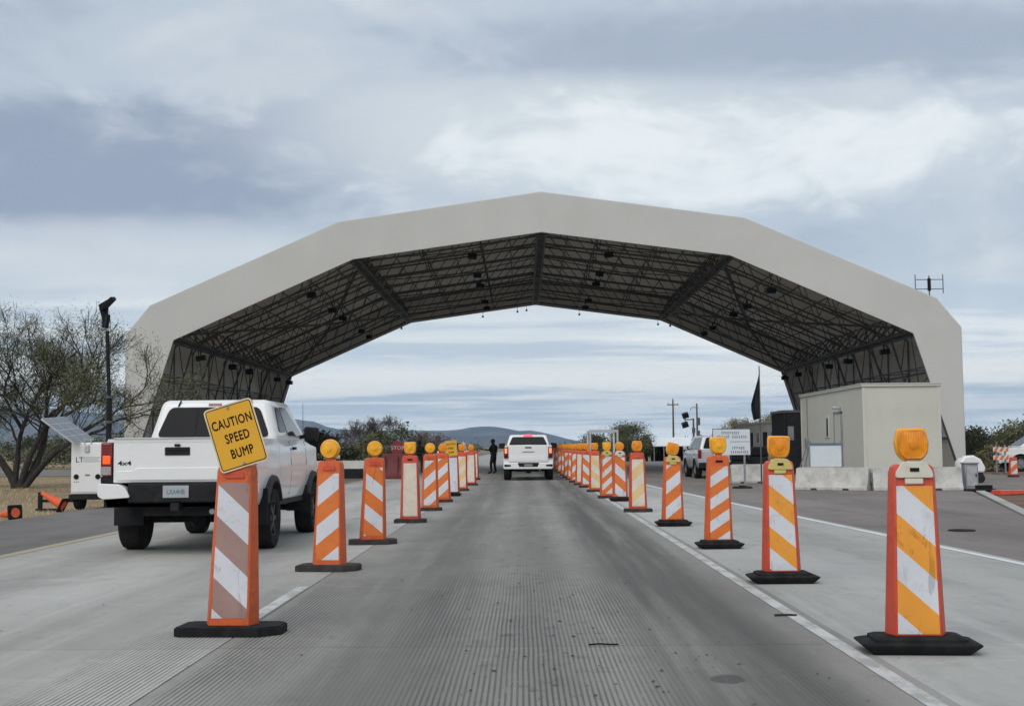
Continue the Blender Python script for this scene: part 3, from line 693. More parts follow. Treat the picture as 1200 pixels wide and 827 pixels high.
# dark screened enclosure, trailer behind
q = at(921, 545, 56.5); q1 = at(921, 482, 56.5)
en = thing('screened_enclosure', 'black screened enclosure beside the far end of the tan office', 'enclosure', (q.x, 56.5, 0))
MB().box(0, 1.5, 0, 3.0, -.005, q1.z - .05).build('screen', 'screen_dark', en)
for x in (-.02, .74, 1.46): MB().box(x, x + .05, -.045, -.002, -.005, q1.z).build('post', 'black_fixture', en)
MB().box(-.05, 1.55, -.05, 3.05, q1.z - .05, q1.z + .06).build('cap', 'steel_dark', en)
MB().box(.12, .38, -.01, -.001, 1.5, 2.1).build('vent', 'steel_grey', en)
q = at(918, 493.5, 60.); L0 = 60.; L1 = 74.
tl = thing('office_trailer', 'long beige office trailer with dark doorways behind the white lettered board', 'trailer', (q.x + .1, L0, 0))
MB().box(0, 2.6, 0, L1 - L0, .55, q.z).build('wall', 'panel_beige_far', tl); MB().box(-.06, 2.66, -.06, L1 - L0 + .06, q.z, q.z + .1).build('roof', 'panel_beige_far', tl)
for (a, b, c, d_) in ((1.2, 2.1, .6, 1.9), (4.6, 5.6, .6, 1.95), (8.6, 9.6, .6, 1.95)): MB().box(-.03, -.001, a, b, c, d_).build('doorway', 'screen_dark', tl)
for (a, b) in ((2.8, 3.5), (6.6, 7.4), (11., 11.9)):
    w1 = MB().box(-.03, -.001, a, b, 1.35, 2.0).build('window', 'trim_tan', tl); MB().box(-.04, -.031, a + .06, b - .06, 1.41, 1.94).build('pane', 'glass_dark', w1)
for y in (1.5, 6, 11): MB().box(.2, 2.4, y, y + .4, -.01, .55).build('pier', 'concrete_barrier', tl)
MB().box(-.02, .0, .1, L1 - L0 - .1, -.01, .5).build('skirting', 'screen_dark', tl)
for (x, y, h, s, lab) in ((7.55, 45.2, 1.05, .55, 'low'), (8.3, 45.6, 1.25, .6, 'middle'), (9.15, 46.0, 1.35, .55, 'tall')):
    t = thing('equipment_case', {'low': 'lowest of three black equipment cases lined up behind the barrier under the flag', 'middle': 'middle-height black equipment case with a rounded lid behind the barrier', 'tall': 'tallest of three black equipment cases nearest the tan office'}[lab], 'equipment case', (x, y, -.008))
    MB().box(-s / 2, s / 2, -.25, .25, .06, h * .72).build('body', 'screen_dark', t, bevel=.03)
    MB().box(-s / 2 - .02, s / 2 + .02, -.27, .27, h * .72, h).build('lid', 'black_fixture', t, bevel=.06)
    for xx in (-s / 2 + .08, s / 2 - .08): MB().lathe([(.01, -.25), (.06, -.25), (.06, .25), (.01, .25)], 'y', 10, (xx, 0, .06)).build('caster', 'tyre', t)
# ------------------------------------------------------------------ channelizers
def channelizer(px, py, label, pat='orange', s=-1, light='round', base='slab', bw=.70, collar=None, rz=0., lean=(0., 0.), group=None, body='orange_body', off=.0, lrot=0., lens='lens_amber', slot=False, top=1.17, per=.42, slope=.9):
    p = gr(px, py); jr = random.Random(int(px * 7 + py)); lean = (lean[0] + jr.uniform(-.9, .9), lean[1] + jr.uniform(-1.2, 1.2)); rz += jr.uniform(-4, 4); lrot += jr.uniform(-4, 4)
    t = thing('traffic_channelizer', label, 'channelizer', (p.x, p.y, 0), R_(rz), group)
    hw, d = bw / 2, .19
    m = MB()
    if base == 'slab':
        zb = .065
        pl = [(-hw + .05, -d), (hw - .13, -d), (hw, -d + .13), (hw, d - .05), (hw - .05, d), (-hw + .05, d), (-hw, d - .05), (-hw, -d + .05)]
        m.prism(pl, 'z', 0, zb - .008)
        m.prism([(x * .97, y * .97) for x, y in pl], 'z', zb - .008, zb)
        bo = m.build('base', 'rubber_base' if pat == 'brown' else 'rubber_grey', t, bevel=.006)
    elif base is None: zb, bo = .0, None
    else:
        zb = .105
        def oc(w, dd, k=.07): return [(-w + k, -dd), (w - k, -dd), (w, -dd + k), (w, dd - k), (w - k, dd), (-w + k, dd), (-w, dd - k), (-w, -dd + k)]
        m.loft([[(x, y, z) for x, y in oc(w, dd, k)] for (w, dd, k, z) in ((hw * .80, d * .80, .02, 0), (hw * .84, d * .86, .02, .012), (hw, d, .025, .058), (hw * .985, d * .985, .025, .068), (hw * .86, d * .86, .02, .078))])
        bo = m.build('base', 'rubber_base', t, bevel=.008)
        MB().loft([[(x, y, z) for x, y in oc(w, dd, .02)] for (w, dd, z) in ((hw * .78, d * .8, .07), (hw * .78, d * .8, .095), (hw * .70, d * .7, zb))]).build('ballast', 'rubber_base', bo, bevel=.006)
    H = top - zb
    sx, sy = math.tan(R_(lean[0])), math.tan(R_(lean[1]))
    def sh(x, y, z): return (x + sx * (z - zb), y + sy * (z - zb), z)
    rings = []
    for (u, wf, wk, dep) in ((0, .145, .185, .065), (.5, .132, .163, .055), (.95, .120, .143, .047), (.985, .112, .132, .044), (1.0, .09, .105, .04)):
        z = zb + H * u - (.002 if u == 0 else 0)
        rings.append([sh(-wf, -dep, z), sh(wf, -dep, z), sh(wk, dep * .4, z), sh(wk, dep, z), sh(-wk, dep, z), sh(-wk, dep * .4, z)])
    bd = MB().loft(rings).build('panel_body', body, t, bevel=.008)
    # reflective sheets, each stripe its own piece
    z0, z1 = zb + (.05 if base == 'slab' else .012), top - .135
    def hwid(z): return .128 - (.128 - .108) * (z - zb) / H
    quad = [(-hwid(z0), z0), (hwid(z0), z0), (hwid(z1), z1), (-hwid(z1), z1)]
    two = {'orange': ('sheet_white', 'sheet_orange'), 'amber': ('sheet_white', 'sheet_amber'), 'brown': ('sheet_white', 'sheet_shaded'), 'cream': ('sheet_cream', 'sheet_cream'), 'pale': ('sheet_cream', 'sheet_pale'), 'white': ('sheet_white', 'sheet_white')}[pat]
    def dep(z): u = (z - zb) / H; return .065 - (.065 - .047) * u / .95
    slope = slope * s
    if pat in ('cream', 'white'): bands = [(-9, 9, two[0])]
    else: bands = [(off + k * per / 2 - .4, off + (k + 1) * per / 2 - .4, two[k % 2]) for k in range(-2, 18)]
    for a, b, mt in bands:                         # band: a <= z - slope*x < b
        pl = clip(clip(quad, -slope, 1, b), slope, -1, -a)
        if len(pl) < 3: continue
        ar = abs(sum(pl[i][0] * pl[(i + 1) % len(pl)][1] - pl[(i + 1) % len(pl)][0] * pl[i][1] for i in range(len(pl)))) / 2
        if ar < 4e-4: continue
        MB().loft([[sh(x, -dep(z) - .0005, z) for x, z in pl], [sh(x, -dep(z) - .003, z) for x, z in pl]]).build('reflective_stripe', mt, bd)
    ctop = Vector(sh(0, 0, top))
    if slot: MB().box(-.045, .045, -.057, -.04, top - .085, top - .06, Matrix.Translation((ctop.x, ctop.y, 0))).build('handle_slot', 'ink_black', bd)
    elif not collar: MB().prism(rpoly([(-.075, top - .105), (.075, top - .105), (.06, top - .05), (-.06, top - .05)], .02), 'y', -.056, -.044, Matrix.Translation((ctop.x, ctop.y, 0))).build('grip', 'red_body' if body == 'orange_body' else 'orange_body', bd, bevel=.004)
    zl = top + .125
    if light:
        lt = MB()
        if light == 'round': prof = [(.098 * math.cos(2 * math.pi * k / 20), .098 * math.sin(2 * math.pi * k / 20)) for k in range(20)]
        else:
            prof = [(-.078, .094), (.078, .094), (.098, .02), (.09, -.05), (.055, -.095), (-.055, -.095), (-.09, -.05), (-.098, .02)]
            if light == 'cup': prof = [(-.095, .10), (.095, .10), (.098, -.01), (.085, -.065), (.05, -.097), (-.05, -.097), (-.085, -.065), (-.098, -.01)]
            prof = rpoly(prof, .018 if light == 'oct' else .024, 3)
        mt = Matrix.Translation((ctop.x, ctop.y, zl)) @ Matrix.Rotation(R_(lrot), 4, 'Y') @ Matrix.Scale(1.1, 4)
        def ring(k, y): return [mt @ Vector((x * k, y, z * k)) for x, z in prof]
        lo = MB().loft([ring(.93, -.022), ring(1., -.008), ring(1., .02), ring(.95, .034)]).build('lamp_housing', 'lens_yellow', t, smooth=50)
        MB().loft([ring(.90, -.0225), ring(.88, -.044), ring(.82, -.052), ring(.78, -.050), ring(.50, -.056), ring(.05, -.058)]).build('lens', lens, lo, smooth=25)
        MB().loft([ring(.26, -.056), ring(.24, -.064), ring(.05, -.066)]).build('bullseye', lens, lo, smooth=40)
        MB().loft([ring(.90, .0345), ring(.84, .058), ring(.5, .068), ring(.05, .07)]).build('rear_lens', lens, lo, smooth=60)
        MB().box(-.035, .035, -.028, .028, -.125, -.085, mt).build('neck', 'collar_white' if collar else body, lo, bevel=.006)
    if collar:
        cm = 'collar_yellow' if collar == 'yellow' else 'collar_white'
        pl = rpoly([(-.118, -.085), (.118, -.085), (.112, -.045), (.07, .018), (-.07, .018), (-.112, -.045)], .02, 3)
        co = MB().prism(pl, 'y', -.07, .03, Matrix.Translation((ctop.x, ctop.y, top))).build('battery_case', cm, t, bevel=.008)
        MB().box(-.028, .028, -.075, -.0705, -.045, -.022, Matrix.Translation((ctop.x, ctop.y, top))).build('maker_mark', 'ink_black', co)
        MB().box(-.06, .055, -.066, -.05, -.125, -.086, Matrix.Translation((ctop.x, ctop.y, top))).build('bracket', cm, co, bevel=.008)
    return t
def warning_sign(parent, loc, rot, w, h, text_lines, tsize, det=True):
    rz, roll = rot
    e = MB().prism(rpoly([(-w / 2, -h / 2), (w / 2, -h / 2), (w / 2, h / 2), (-w / 2, h / 2)], .035, 5), 'y', -.0015, .0015).build('sign_plate', 'sign_edge', parent)
    e.location = loc; e.rotation_euler = (0, R_(roll), R_(rz))
    def rr(k): return rpoly([(-w / 2 + k, -h / 2 + k), (w / 2 - k, -h / 2 + k), (w / 2 - k, h / 2 - k), (-w / 2 + k, h / 2 - k)], max(.012, .035 - k), 5)
    MB().prism(rr(.011), 'y', -.0032, -.0016).build('border', 'ink_black', e)
    MB().prism(rr(.0175), 'y', -.0045, -.0033).build('face', 'sign_yellow', e)
    for s, z, x in text_lines: text(s, tsize, 'lettering', 'ink_black', e, (x, -.0055, z), ext=.0008, space=1.10, sx=.66, bold=tsize * .022)
    return e
LG, RG = 'channelizers between the left and centre lanes', 'channelizers between the centre and right lanes'
c1 = channelizer(271, 742, 'channelizer with shade-browned and white stripes carrying a tilted yellow CAUTION SPEED BUMP sign', 'brown', -1, None, 'slab', .74, rz=-6, lean=(1.6, 0), group=LG, top=1.20, off=.252, per=.44)
ws = warning_sign(c1, (.045, -.075, 1.40), (6, -17), .352, .465, [('CAUTION', .10, .0), ('SPEED', -.012, .008), ('BUMP', -.125, .010)], .092)
MB().lathe([(.004, -.012), (.010, -.012), (.010, -.005), (.004, -.005)], 'y', 8, (0, 0, -.205)).build('bolt', 'steel_grey', ws)
MB().lathe([(.004, -.012), (.010, -.012), (.010, -.005), (.004, -.005)], 'y', 8, (0, 0, .205)).build('bolt', 'steel_grey', ws)
MB().box(-.02, .02, -.05, -.01, 1.05, 1.52).build('sign_bracket', 'steel_grey', c1).location = (.03, 0, 0)
channelizer(385, 668, 'orange channelizer with white upward-slanting stripes and round amber lamp beside the pickup front wheel', 'orange', 1, 'round', 'slab', .66, rz=-5, lean=(.6, 0), group=LG, lens='lens_yellow', off=.36, per=.41, slope=.8)
MB().lathe([(0, -.02), (.022, -.02), (.022, .02), (0, .02)], 'x', 10, (.10, .0, 1.21)).build('lamp_switch', 'collar_white', bpy.data.objects['traffic_channelizer.001'])
channelizer(437, 637, 'orange channelizer with white downward-slanting stripes and round lamp in front of the dark red barrier', 'orange', -1, 'round', 'slab', .66, rz=6, lean=(.5, 0), group=LG, lens='lens_yellow', off=.235, per=.415, slope=.8)
channelizer(481, 612, 'faded plain cream-faced red channelizer with a yellow lamp, next to the stop sign', 'cream', 1, 'cup', 'slab', .56, rz=0, group=LG, body='red_body', slot=True, lens='lens_yellow')
channelizer(504, 598, 'orange channelizer with white upward stripes, first one past the plain cream-faced channelizer', 'orange', 1, 'round', 'slab', .50, group=LG, lens='lens_yellow', off=.1)
channelizer(519.5, 588, 'orange striped channelizer just in front of the one with the small yellow sign', 'orange', 1, 'round', 'slab', .46, group=LG, off=.2)
c7 = channelizer(531, 581, 'plain white-faced channelizer carrying a small yellow warning sign over the left lane line', 'white', 1, None, 'block', .46, group=LG, body='red_body')
warning_sign(c7, (-.05, -.075, 1.28), (0, -4), .33, .42, [('CAUTION', .11, 0), ('SPEED', 0, 0), ('BUMP', -.11, 0)], .08)
channelizer(541, 575, 'pale yellow and cream striped channelizer just past the small yellow sign', 'pale', 1, 'cup', 'slab', .45, group=LG, body='red_body', off=.1)
channelizer(552, 568.5, 'plain cream-faced channelizer near the far end of the left row', 'cream', 1, 'round', 'slab', .46, group=LG, body='red_body')
channelizer(556, 562, 'last small channelizer of the left row before the officer', 'cream', 1, None, 'slab', .46, group=LG, body='red_body')
# right row
channelizer(1075, 763, 'amber and white striped channelizer with white battery case on a double black base', 'amber', -1, 'oct', 'block', .73, 'white', rz=-5, group=RG, body='red_body', off=-.086, per=.416)
channelizer(917, 682, 'amber and white striped channelizer with yellow battery case and flat-topped orange lamp', 'amber', -1, 'cup', 'block', .65, 'yellow', rz=-2, group=RG, body='red_body', off=.03, per=.40, top=1.15, slope=.83)
channelizer(843, 642, 'orange channelizer with narrow white stripes and dark handle slot before the lettered board', 'orange', 1, 'cup', 'block', .58, rz=2, group=RG, slot=True, off=.123, per=.28, lens='lens_yellow', slope=.65)
channelizer(789, 616, 'orange striped channelizer with a crooked lamp and yellow battery case beside the silver vehicle', 'orange', 1, 'oct', 'block', .58, 'yellow', rz=3, lean=(1., 0), group=RG, off=.208, per=.40, lrot=14, top=1.12, slope=.8)
channelizer(748, 599.5, 'faded cream and pale yellow striped channelizer with amber lamp beyond the crooked-lamp one', 'pale', 1, 'oct', 'slab', .56, group=RG, body='red_body', off=.05)
channelizer(727, 587, 'orange channelizer with broad white downward stripes and round lamp near the white portal frame', 'orange', -1, 'round', 'block', .52, 'white', group=RG, off=.0, per=.48)
channelizer(711.5, 583.5, 'orange channelizer with narrow white upward stripes and yellow lamp near the white portal frame', 'orange', 1, 'cup', 'slab', .46, 'yellow', group=RG, off=.1, per=.30, lens='lens_yellow')
channelizer(698, 576, 'pale yellow and cream striped channelizer standing left of the white portal frame', 'pale', -1, 'oct', 'slab', .5, group=RG, off=.1)
channelizer(687.5, 571, 'orange and white downward-striped channelizer before a plain white-faced one in the far right row', 'orange', -1, 'cup', 'slab', .48, group=RG)
channelizer(680.5, 568, 'plain cream-faced channelizer in the far right row', 'cream', -1, 'cup', 'slab', .46, group=RG)
FAR = 'small distant orange and white striped channelizer in the packed right row behind the white truck'
for i, (x, y) in enumerate(((674.5, 565), (670, 562), (665.5, 559.5), (662, 557), (657.5, 554), (654.5, 551.5), (652, 549.3))):
    channelizer(x, y, FAR, 'orange', -1 if i % 2 else 1, 'cup' if i % 2 else 'round', 'slab', .46, group='far channelizers behind the white truck', off=.05 * i)
# ------------------------------------------------------------------ vehicles
def interp(tab, x):
    if x <= tab[0][0]: return tab[0][1]
    for (a, p), (b, q) in zip(tab[:-1], tab[1:]):
        if x <= b: return p + (q - p) * (x - a) / max(1e-6, b - a)
    return tab[-1][1]
PROF = [(0, .925), (.08, .955), (.3, .985), (.52, 1.0), (.58, .992), (.64, .982), (.82, .982), (.93, .965), (1.0, .925)]
def face_panel(quad, poly, name, mat, parent, off=.004, th=.006, rnd=.0):
    bl, br, tr, tl = [Vector(q) for q in quad]
    n = ((br - bl).cross(tl - bl)).normalized()
    W_, H_ = (br - bl).length, (tl - bl).length
    pts = poly
    if rnd: pts = [(x / W_, y / H_) for x, y in rpoly([(u * W_, v * H_) for u, v in poly], rnd, 4)]
    P = [bl * (1 - u) * (1 - v) + br * u * (1 - v) + tr * u * v + tl * (1 - u) * v for u, v in pts]
    return MB().loft([[q + n * (off - th) for q in P], [q + n * off for q in P]]).build(name, mat, parent)
def wheel(parent, x, y, r, w, side, rim='rim_dark'):
    rr = r * .60
    wh = MB().lathe([(.03, -w * .2), (rr * .98, -w * .2), (rr, w * .40), (rr * .93, w * .40), (rr * .90, w * .12), (.03, w * .12)], 'x', 22).build('wheel', rim, parent, smooth=40)
    MB().lathe([(rr, -w * .42), (r * .86, -w * .5), (r * .955, -w * .47), (r, -w * .36), (r, w * .36), (r * .955, w * .47), (r * .86, w * .5), (rr, w * .42), (rr * .985, 0)], 'x', 36).build('tyre', 'tyre', wh, smooth=35)
    for k in range(6):
        a = k * math.pi / 3; c, s = math.cos(a), math.sin(a)
        MB().loft([[(xx, c * q - s * t, s * q + c * t) for xx, t in ((w * .14, -b), (w * .14, b), (w * .36, b * .8), (w * .36, -b * .8))] for q, b in ((.04, .045), (rr * .95, .03))]).build('spoke', rim, wh)
    MB().lathe([(.0, w * .12), (.07, w * .12), (.065, w * .39), (.0, w * .41)], 'x', 12).build('hub_cap', rim, wh)
    for k in range(44):                              # tread lugs along the shoulders
        pass
    wh.location = (x, y, r); wh.scale = (side, 1, 1)
    return wh
def body_loft(P, y0, y1, ztop, arches, name, parent, mat, open_bed=None, ends=(0, 0), n_lev=9):
    W = P['W']; zr, belt = P['zr'], P['belt']; r = P['wr'] + P.get('gap', .085)
    ys = set([y0, y1]); k = 0
    yy = y0
    while yy < y1: ys.add(round(yy, 3)); yy += .16
    for ya in arches:
        hw = math.sqrt(max(.01, r * r - (zr - P['wr']) ** 2))
        for i in range(15): 
            q = ya - hw + 2 * hw * i / 14
            if y0 < q < y1: ys.add(round(q, 3))
    for e in ends:
        if e: ys.update([y0 + .04, y0 + .1] if e < 0 else [y1 - .04, y1 - .1, y1 - .2])
    rings = []
    for y in sorted(ys):
        zb = zr
        for ya in arches:
            d = r * r - (y - ya) ** 2
            if d > 0: zb = max(zb, P['wr'] + math.sqrt(d))
        zt = ztop(y) if callable(ztop) else ztop
        sc = 1.
        if ends[0] and y - y0 < .1: sc = 1 - .035 * (1 - (y - y0) / .1) ** 2
        if ends[1] and y1 - y < .45: sc = 1 - ends[1] * (1 - (y1 - y) / .45) ** 2
        side = []
        for k in range(n_lev):
            z = zb + (zt - zb) * k / (n_lev - 1)
            side.append((W * sc * interp(PROF, (z - zr) / (belt - zr)), z))
        L = [(-x, y, z) for x, z in side]; Rr = [(x, y, z) for x, z in reversed(side)]
        if open_bed:
            wi = W * sc - .13; fl = max(open_bed, zb + .03) if False else open_bed
            mid = [(-wi, y, zt), (-wi, y, fl), (wi, y, fl), (wi, y, zt)]
            mid = [(a, b, max(c, zb + .02)) for a, b, c in mid]
        else: mid = [(-W * sc * .6, y, zt + .018), (0, y, zt + .026), (W * sc * .6, y, zt + .018)]
        rings.append(L + mid + Rr)
    return MB().loft(rings).build(name, mat, parent, smooth=32)
def greenhouse(P, parent, mat):
    y0, y1, y0t, y1t = P['gh']; zb, zt = P['belt'] - .03, P['roof']; wb, wt = P['W'] * P.get('beltw', .915), P['W'] * P.get('tumble', .70)
    zm = zt - .05
    c = [Vector(q) for q in ((-wb, y0, zb), (wb, y0, zb), (wb, y1, zb), (-wb, y1, zb), (-wt, y0t, zt), (wt, y0t, zt), (wt, y1t, zt), (-wt, y1t, zt))]
    top = [c[4], c[5], c[6], c[7]]
    m = MB(); ym = (y0t + y1t) / 2
    rings = [[c[0], c[1], c[2], c[3]], top]
    m.loft(rings); o = m.build('cab', mat, parent, bevel=.085, seg=4)
    return o, {'rear': (c[0], c[1], c[5], c[4]), 'right': (c[1], c[2], c[6], c[5]), 'left': (c[3], c[0], c[4], c[7]), 'front': (c[2], c[3], c[7], c[6])}
def mirrors(P, t, y, z, s=1., mat='plastic_black'):
    for sd in (-1, 1):
        x = P['W'] * .93
        MB().tube((sd * (x - .05), y, z - .05), (sd * (x + .10), y - .02, z - .02), .03).build('mirror_arm', 'plastic_black', t)
        MB().prism(rpoly([(x + .06, z - .10 * s), (x + .27 * s, z - .08 * s), (x + .28 * s, z + .10 * s), (x + .06, z + .12 * s)], .05), 'y', y - .09, y + .03, Matrix.Scale(sd, 4, (1, 0, 0))).build('mirror', mat, t, bevel=.02)
def flares(P, t, mat, ext=.045, wdt=.085):
    r = P['wr'] + P.get('gap', .085)
    for ya in (P['ra'], P['fa']):
        for sd in (-1, 1):
            rings = []; zr = P['zr'] - .0
            a0 = math.asin(max(-.9, min(.9, (zr - P['wr']) / r)))
            for i in range(17):
                a = a0 + (math.pi - 2 * a0) * i / 16; c, s = math.cos(a), math.sin(a)
                x0, x1 = P['W'] * .93, P['W'] + ext
                rings.append([(sd * x0, ya + c * (r - .006), P['wr'] + s * (r - .006)), (sd * x1, ya + c * (r - .006), P['wr'] + s * (r - .006)), (sd * (x1 - .01), ya + c * (r + wdt * .7), P['wr'] + s * (r + wdt * .7)), (sd * (x0 + .03), ya + c * (r + wdt), P['wr'] + s * (r + wdt))])
            MB().loft(rings).build('fender_flare', mat, t, smooth=35)
def undercarriage(P, t, L):
    W = P['W']
    MB().box(-W * .5, W * .5, .25, L - .4, P['zr'] - .12, P['zr'] + .10).build('chassis', 'plastic_black', t)
    for ya in (P['ra'], P['fa']):
        MB().tube((-W * .75, ya, P['wr']), (W * .75, ya, P['wr']), .05, n=8).build('axle', 'plastic_black', t)
        MB().box(-W * .60, W * .60, ya - P['wr'] - .06, ya + P['wr'] + .06, P['zr'] + .02, P['belt'] - .35).build('wheel_well', 'plastic_black', t)
    MB().lathe([(.0, -.13), (.10, -.1), (.14, 0), (.10, .1), (0, .13)], 'y', 12, (.0, P['ra'], P['wr'])).build('differential', 'plastic_black', t)
    MB().tube((W * .45, .05, P['zr'] - .06), (W * .45, 1.2, P['zr'] - .06), .035, n=8).build('exhaust', 'steel_grey', t)
    tw = P.get('ww', .26)
    for sd in (-1, 1):
        wheel(t, sd * (P['tyre_out'] - tw / 2), P['ra'], P['wr'], tw, sd, P.get('rim', 'rim_dark'))
        wheel(t, sd * (P['tyre_out'] - tw / 2), P['fa'], P['wr'], tw, sd, P.get('rim', 'rim_dark'))
def seam(P, t, y, z0, z1, ztop=None):
    for sd in (-1, 1):
        rings = []
        for k in range(8):
            z = z0 + (z1 - z0) * k / 7; x = P['W'] * interp(PROF, (z - P['zr']) / (P['belt'] - P['zr']))
            rings.append([(sd * (x - .01), y - .005, z), (sd * (x + .0015), y - .005, z), (sd * (x + .0015), y + .005, z), (sd * (x - .01), y + .005, z)])
        MB().loft(rings).build('door_seam', 'ink_black', t)
def side_piece(P, t, name, mat, y0, y1, z0, z1, th=.02, sides=(-1, 1)):
    for sd in sides:
        x = P['W'] * interp(PROF, ((z0 + z1) / 2 - P['zr']) / (P['belt'] - P['zr']))
        MB().box(sd * (x - .01) if sd > 0 else sd * (x + th), sd * (x + th) if sd > 0 else sd * (x - .01), y0, y1, z0, z1).build(name, mat, t, bevel=.006)
# ---- the white pickup in the left lane, beside the tilted sign
def left_pickup():
    P = dict(W=.955, wr=.395, zr=.60, belt=1.44, roof=1.99, ra=1.22, fa=4.42, tyre_out=.995, ww=.275, gh=(1.84, 4.32, 1.98, 3.42), tumble=.775, beltw=.94, gap=.10)
    L = 5.3
    t = thing('pickup_truck', 'white lifted pickup stopped in the left lane with mud flaps and dark wheel flares', 'pickup', (-4.29, 15.82, 0))
    body_loft(P, .10, 1.76, 1.44, [P['ra']], 'bed', t, 'paint_white', open_bed=.98, ends=(0, 0))
    def zt(y): return interp([(1.8, 1.44), (3.9, 1.43), (4.3, 1.37), (4.9, 1.32), (5.2, 1.22)], y)
    body_loft(P, 1.785, L - .03, zt, [P['fa']], 'front_body', t, 'paint_white', ends=(0, .16))
    cab, Fq = greenhouse(P, t, 'paint_white')
    face_panel(Fq['rear'], [(.055, .10), (.945, .10), (.905, .82), (.095, .82)], 'rear_window', 'glass_dark', cab, off=.012, th=.012, rnd=.09)
    for u in (.355, .645): face_panel(Fq['rear'], [(u - .004, .14), (u + .004, .14), (u + .004, .79), (u - .004, .79)], 'window_divider', 'ink_black', cab, off=.0135, th=.004)
    for u in (.17, .83): face_panel(Fq['rear'], [(u - .012, .84), (u + .004, .84), (u + .016 * (1 if u > .5 else 1), .985), (u, .985)], 'roof_ditch', 'ink_black', cab, off=.006, th=.006)
    face_panel(Fq['rear'], [(.44, .86), (.56, .86), (.56, .91), (.44, .91)], 'high_brake_lamp', 'tail_red', cab, off=.012, th=.01)
    for sdn in ('right', 'left'):
        fl = (lambda u: u) if sdn == 'right' else (lambda u: 1 - u)
        def pp(pts): q = [(fl(u), v) for u, v in pts]; return q if sdn == 'right' else q[::-1]
        face_panel(Fq[sdn], pp([(.36, .14), (.86, .14), (.66, .84), (.36, .84)]), 'side_window', 'glass_tint', cab, off=.010, th=.012, rnd=.05)
        face_panel(Fq[sdn], pp([(.10, .22), (.31, .22), (.31, .82), (.16, .82)]), 'quarter_window', 'glass_dark', cab, off=.010, th=.012, rnd=.06)
    face_panel(Fq['front'], [(.06, .1), (.94, .1), (.90, .92), (.10, .92)], 'windshield', 'glass_tint', cab, off=.010, th=.012, rnd=.08)
    # tailgate with its pressed panel, handle and badge
    tg = MB().box(-.80, .80, .035, .095, .90, 1.445).build('tailgate', 'paint_white', t, bevel=.018, seg=3)
    MB().prism(rpoly([(-.76, .93), (.76, .93), (.76, 1.045), (.55, 1.05), (.50, 1.085), (-.50, 1.085), (-.55, 1.05), (-.76, 1.045)], .02), 'y', .022, .036).build('pressing', 'paint_white', tg, bevel=.012, seg=3)
    MB().box(-.80, .80, .03, .034, 1.40, 1.44).build('lip', 'paint_white', tg)
    MB().prism([(.002, 1.452), (.030, 1.43), (.095, 1.43), (.095, 1.458)], 'x', -.79, .79).build('spoiler_lip', 'paint_white', tg, bevel=.006)
    MB().box(-.035, .035, .012, .030, 1.345, 1.375).build('reversing_camera', 'ink_black', tg, bevel=.006)
    for sx_ in (-.802, .794): MB().box(sx_, sx_ + .008, .034, .06, .92, 1.43).build('panel_gap', 'ink_black', tg)
    hb = MB().prism(rpoly([(-.155, 1.235), (.155, 1.235), (.155, 1.335), (-.155, 1.335)], .012), 'y', .026, .036).build('handle_recess', 'plastic_black', tg)
    MB().box(-.13, .13, .016, .027, 1.295, 1.322).build('handle', 'plastic_black', hb, bevel=.006)
    text('4x4', .075, 'badge', 'ink_black', tg, (-.655, .033, 1.14), ext=.002, sx=1.5, bold=.002)
    # tail lamps
    for sd in (-1, 1):
        x0, x1 = (.808, .952) if sd > 0 else (-.952, -.808)
        hs = MB().box(x0, x1, .02, .20, .985, 1.40).build('tail_light', 'tail_red', t, bevel=.02)
        MB().box(x0 + .03, x1 - .02, .012, .021, 1.135, 1.235).build('lit_lamp', 'tail_lit', hs, bevel=.008)
        MB().box(x0 + .01, x1 - .01, .013, .021, 1.0, 1.10).build('reverse_lamp', 'tail_clear', hs, bevel=.008)
        MB().box(x0, x1, .045, .16, .895, .98).build('corner_filler', 'plastic_black', t)
    # bumper
    bp = MB().box(-.60, .60, -.02, .10, .655, .895).build('bumper_step', 'plastic_black', t, bevel=.02)
    for sd in (-1, 1):
        pl = rpoly([(.56, .72), (.90, .70), (.965, .74), (.965, .86), (.95, .895), (.70, .885), (.62, .84)], .03)
        MB().prism(pl, 'y', -.045, .30, Matrix.Scale(sd, 4, (1, 0, 0))).build('bumper_end', 'paint_white', bp, bevel=.035, seg=3)
    MB().box(-.93, .93, .10, .22, .60, .90).build('bumper_support', 'plastic_black', bp)
    pt = MB().box(-.16, .16, -.034, -.022, .715, .865).build('licence_plate', 'plate_grey', bp, bevel=.004)
    text('LXA4HB', .085, 'plate_characters', 'ink_blue', pt, (0, -.0355, .785), ext=.0006, sx=.72, bold=.0012)
    MB().box(-.05, .05, -.08, .1, .56, .655).build('tow_hitch', 'plastic_black', bp)
    flares(P, t, 'flare_grey'); undercarriage(P, t, L); mirrors(P, t, 3.72, 1.52, 1.0)
    for sd in (-1, 1):
        MB().box(sd * .80 - .19, sd * .80 + .19, .70, .725, .34, .80).build('mud_flap', 'plastic_black', t)
        MB().box(sd * .80 - .16, sd * .80 + .16, 3.88, 3.90, .36, .75).build('mud_flap', 'plastic_black', t)
    for y in (2.62, 3.88): seam(P, t, y, .66, 1.41)
    side_piece(P, t, 'door_handle', 'plastic_black', 2.76, 2.92, 1.29, 1.33, .035)
    side_piece(P, t, 'sill_step', 'plastic_black', 1.9, 3.8, .53, .60, .02)
    MB().box(.94, .962, .42, .62, 1.23, 1.33).build('fuel_flap', 'paint_white', t, bevel=.01)
    MB().tube((.78, 4.55, 1.38), (.78, 4.50, 2.02), .006, .003, 5).build('antenna', 'ink_black', t)
    MB().box(-.75, .75, L - .05, L + .03, .55, .80).build('front_bumper', 'paint_white', t, bevel=.05)
left_pickup()
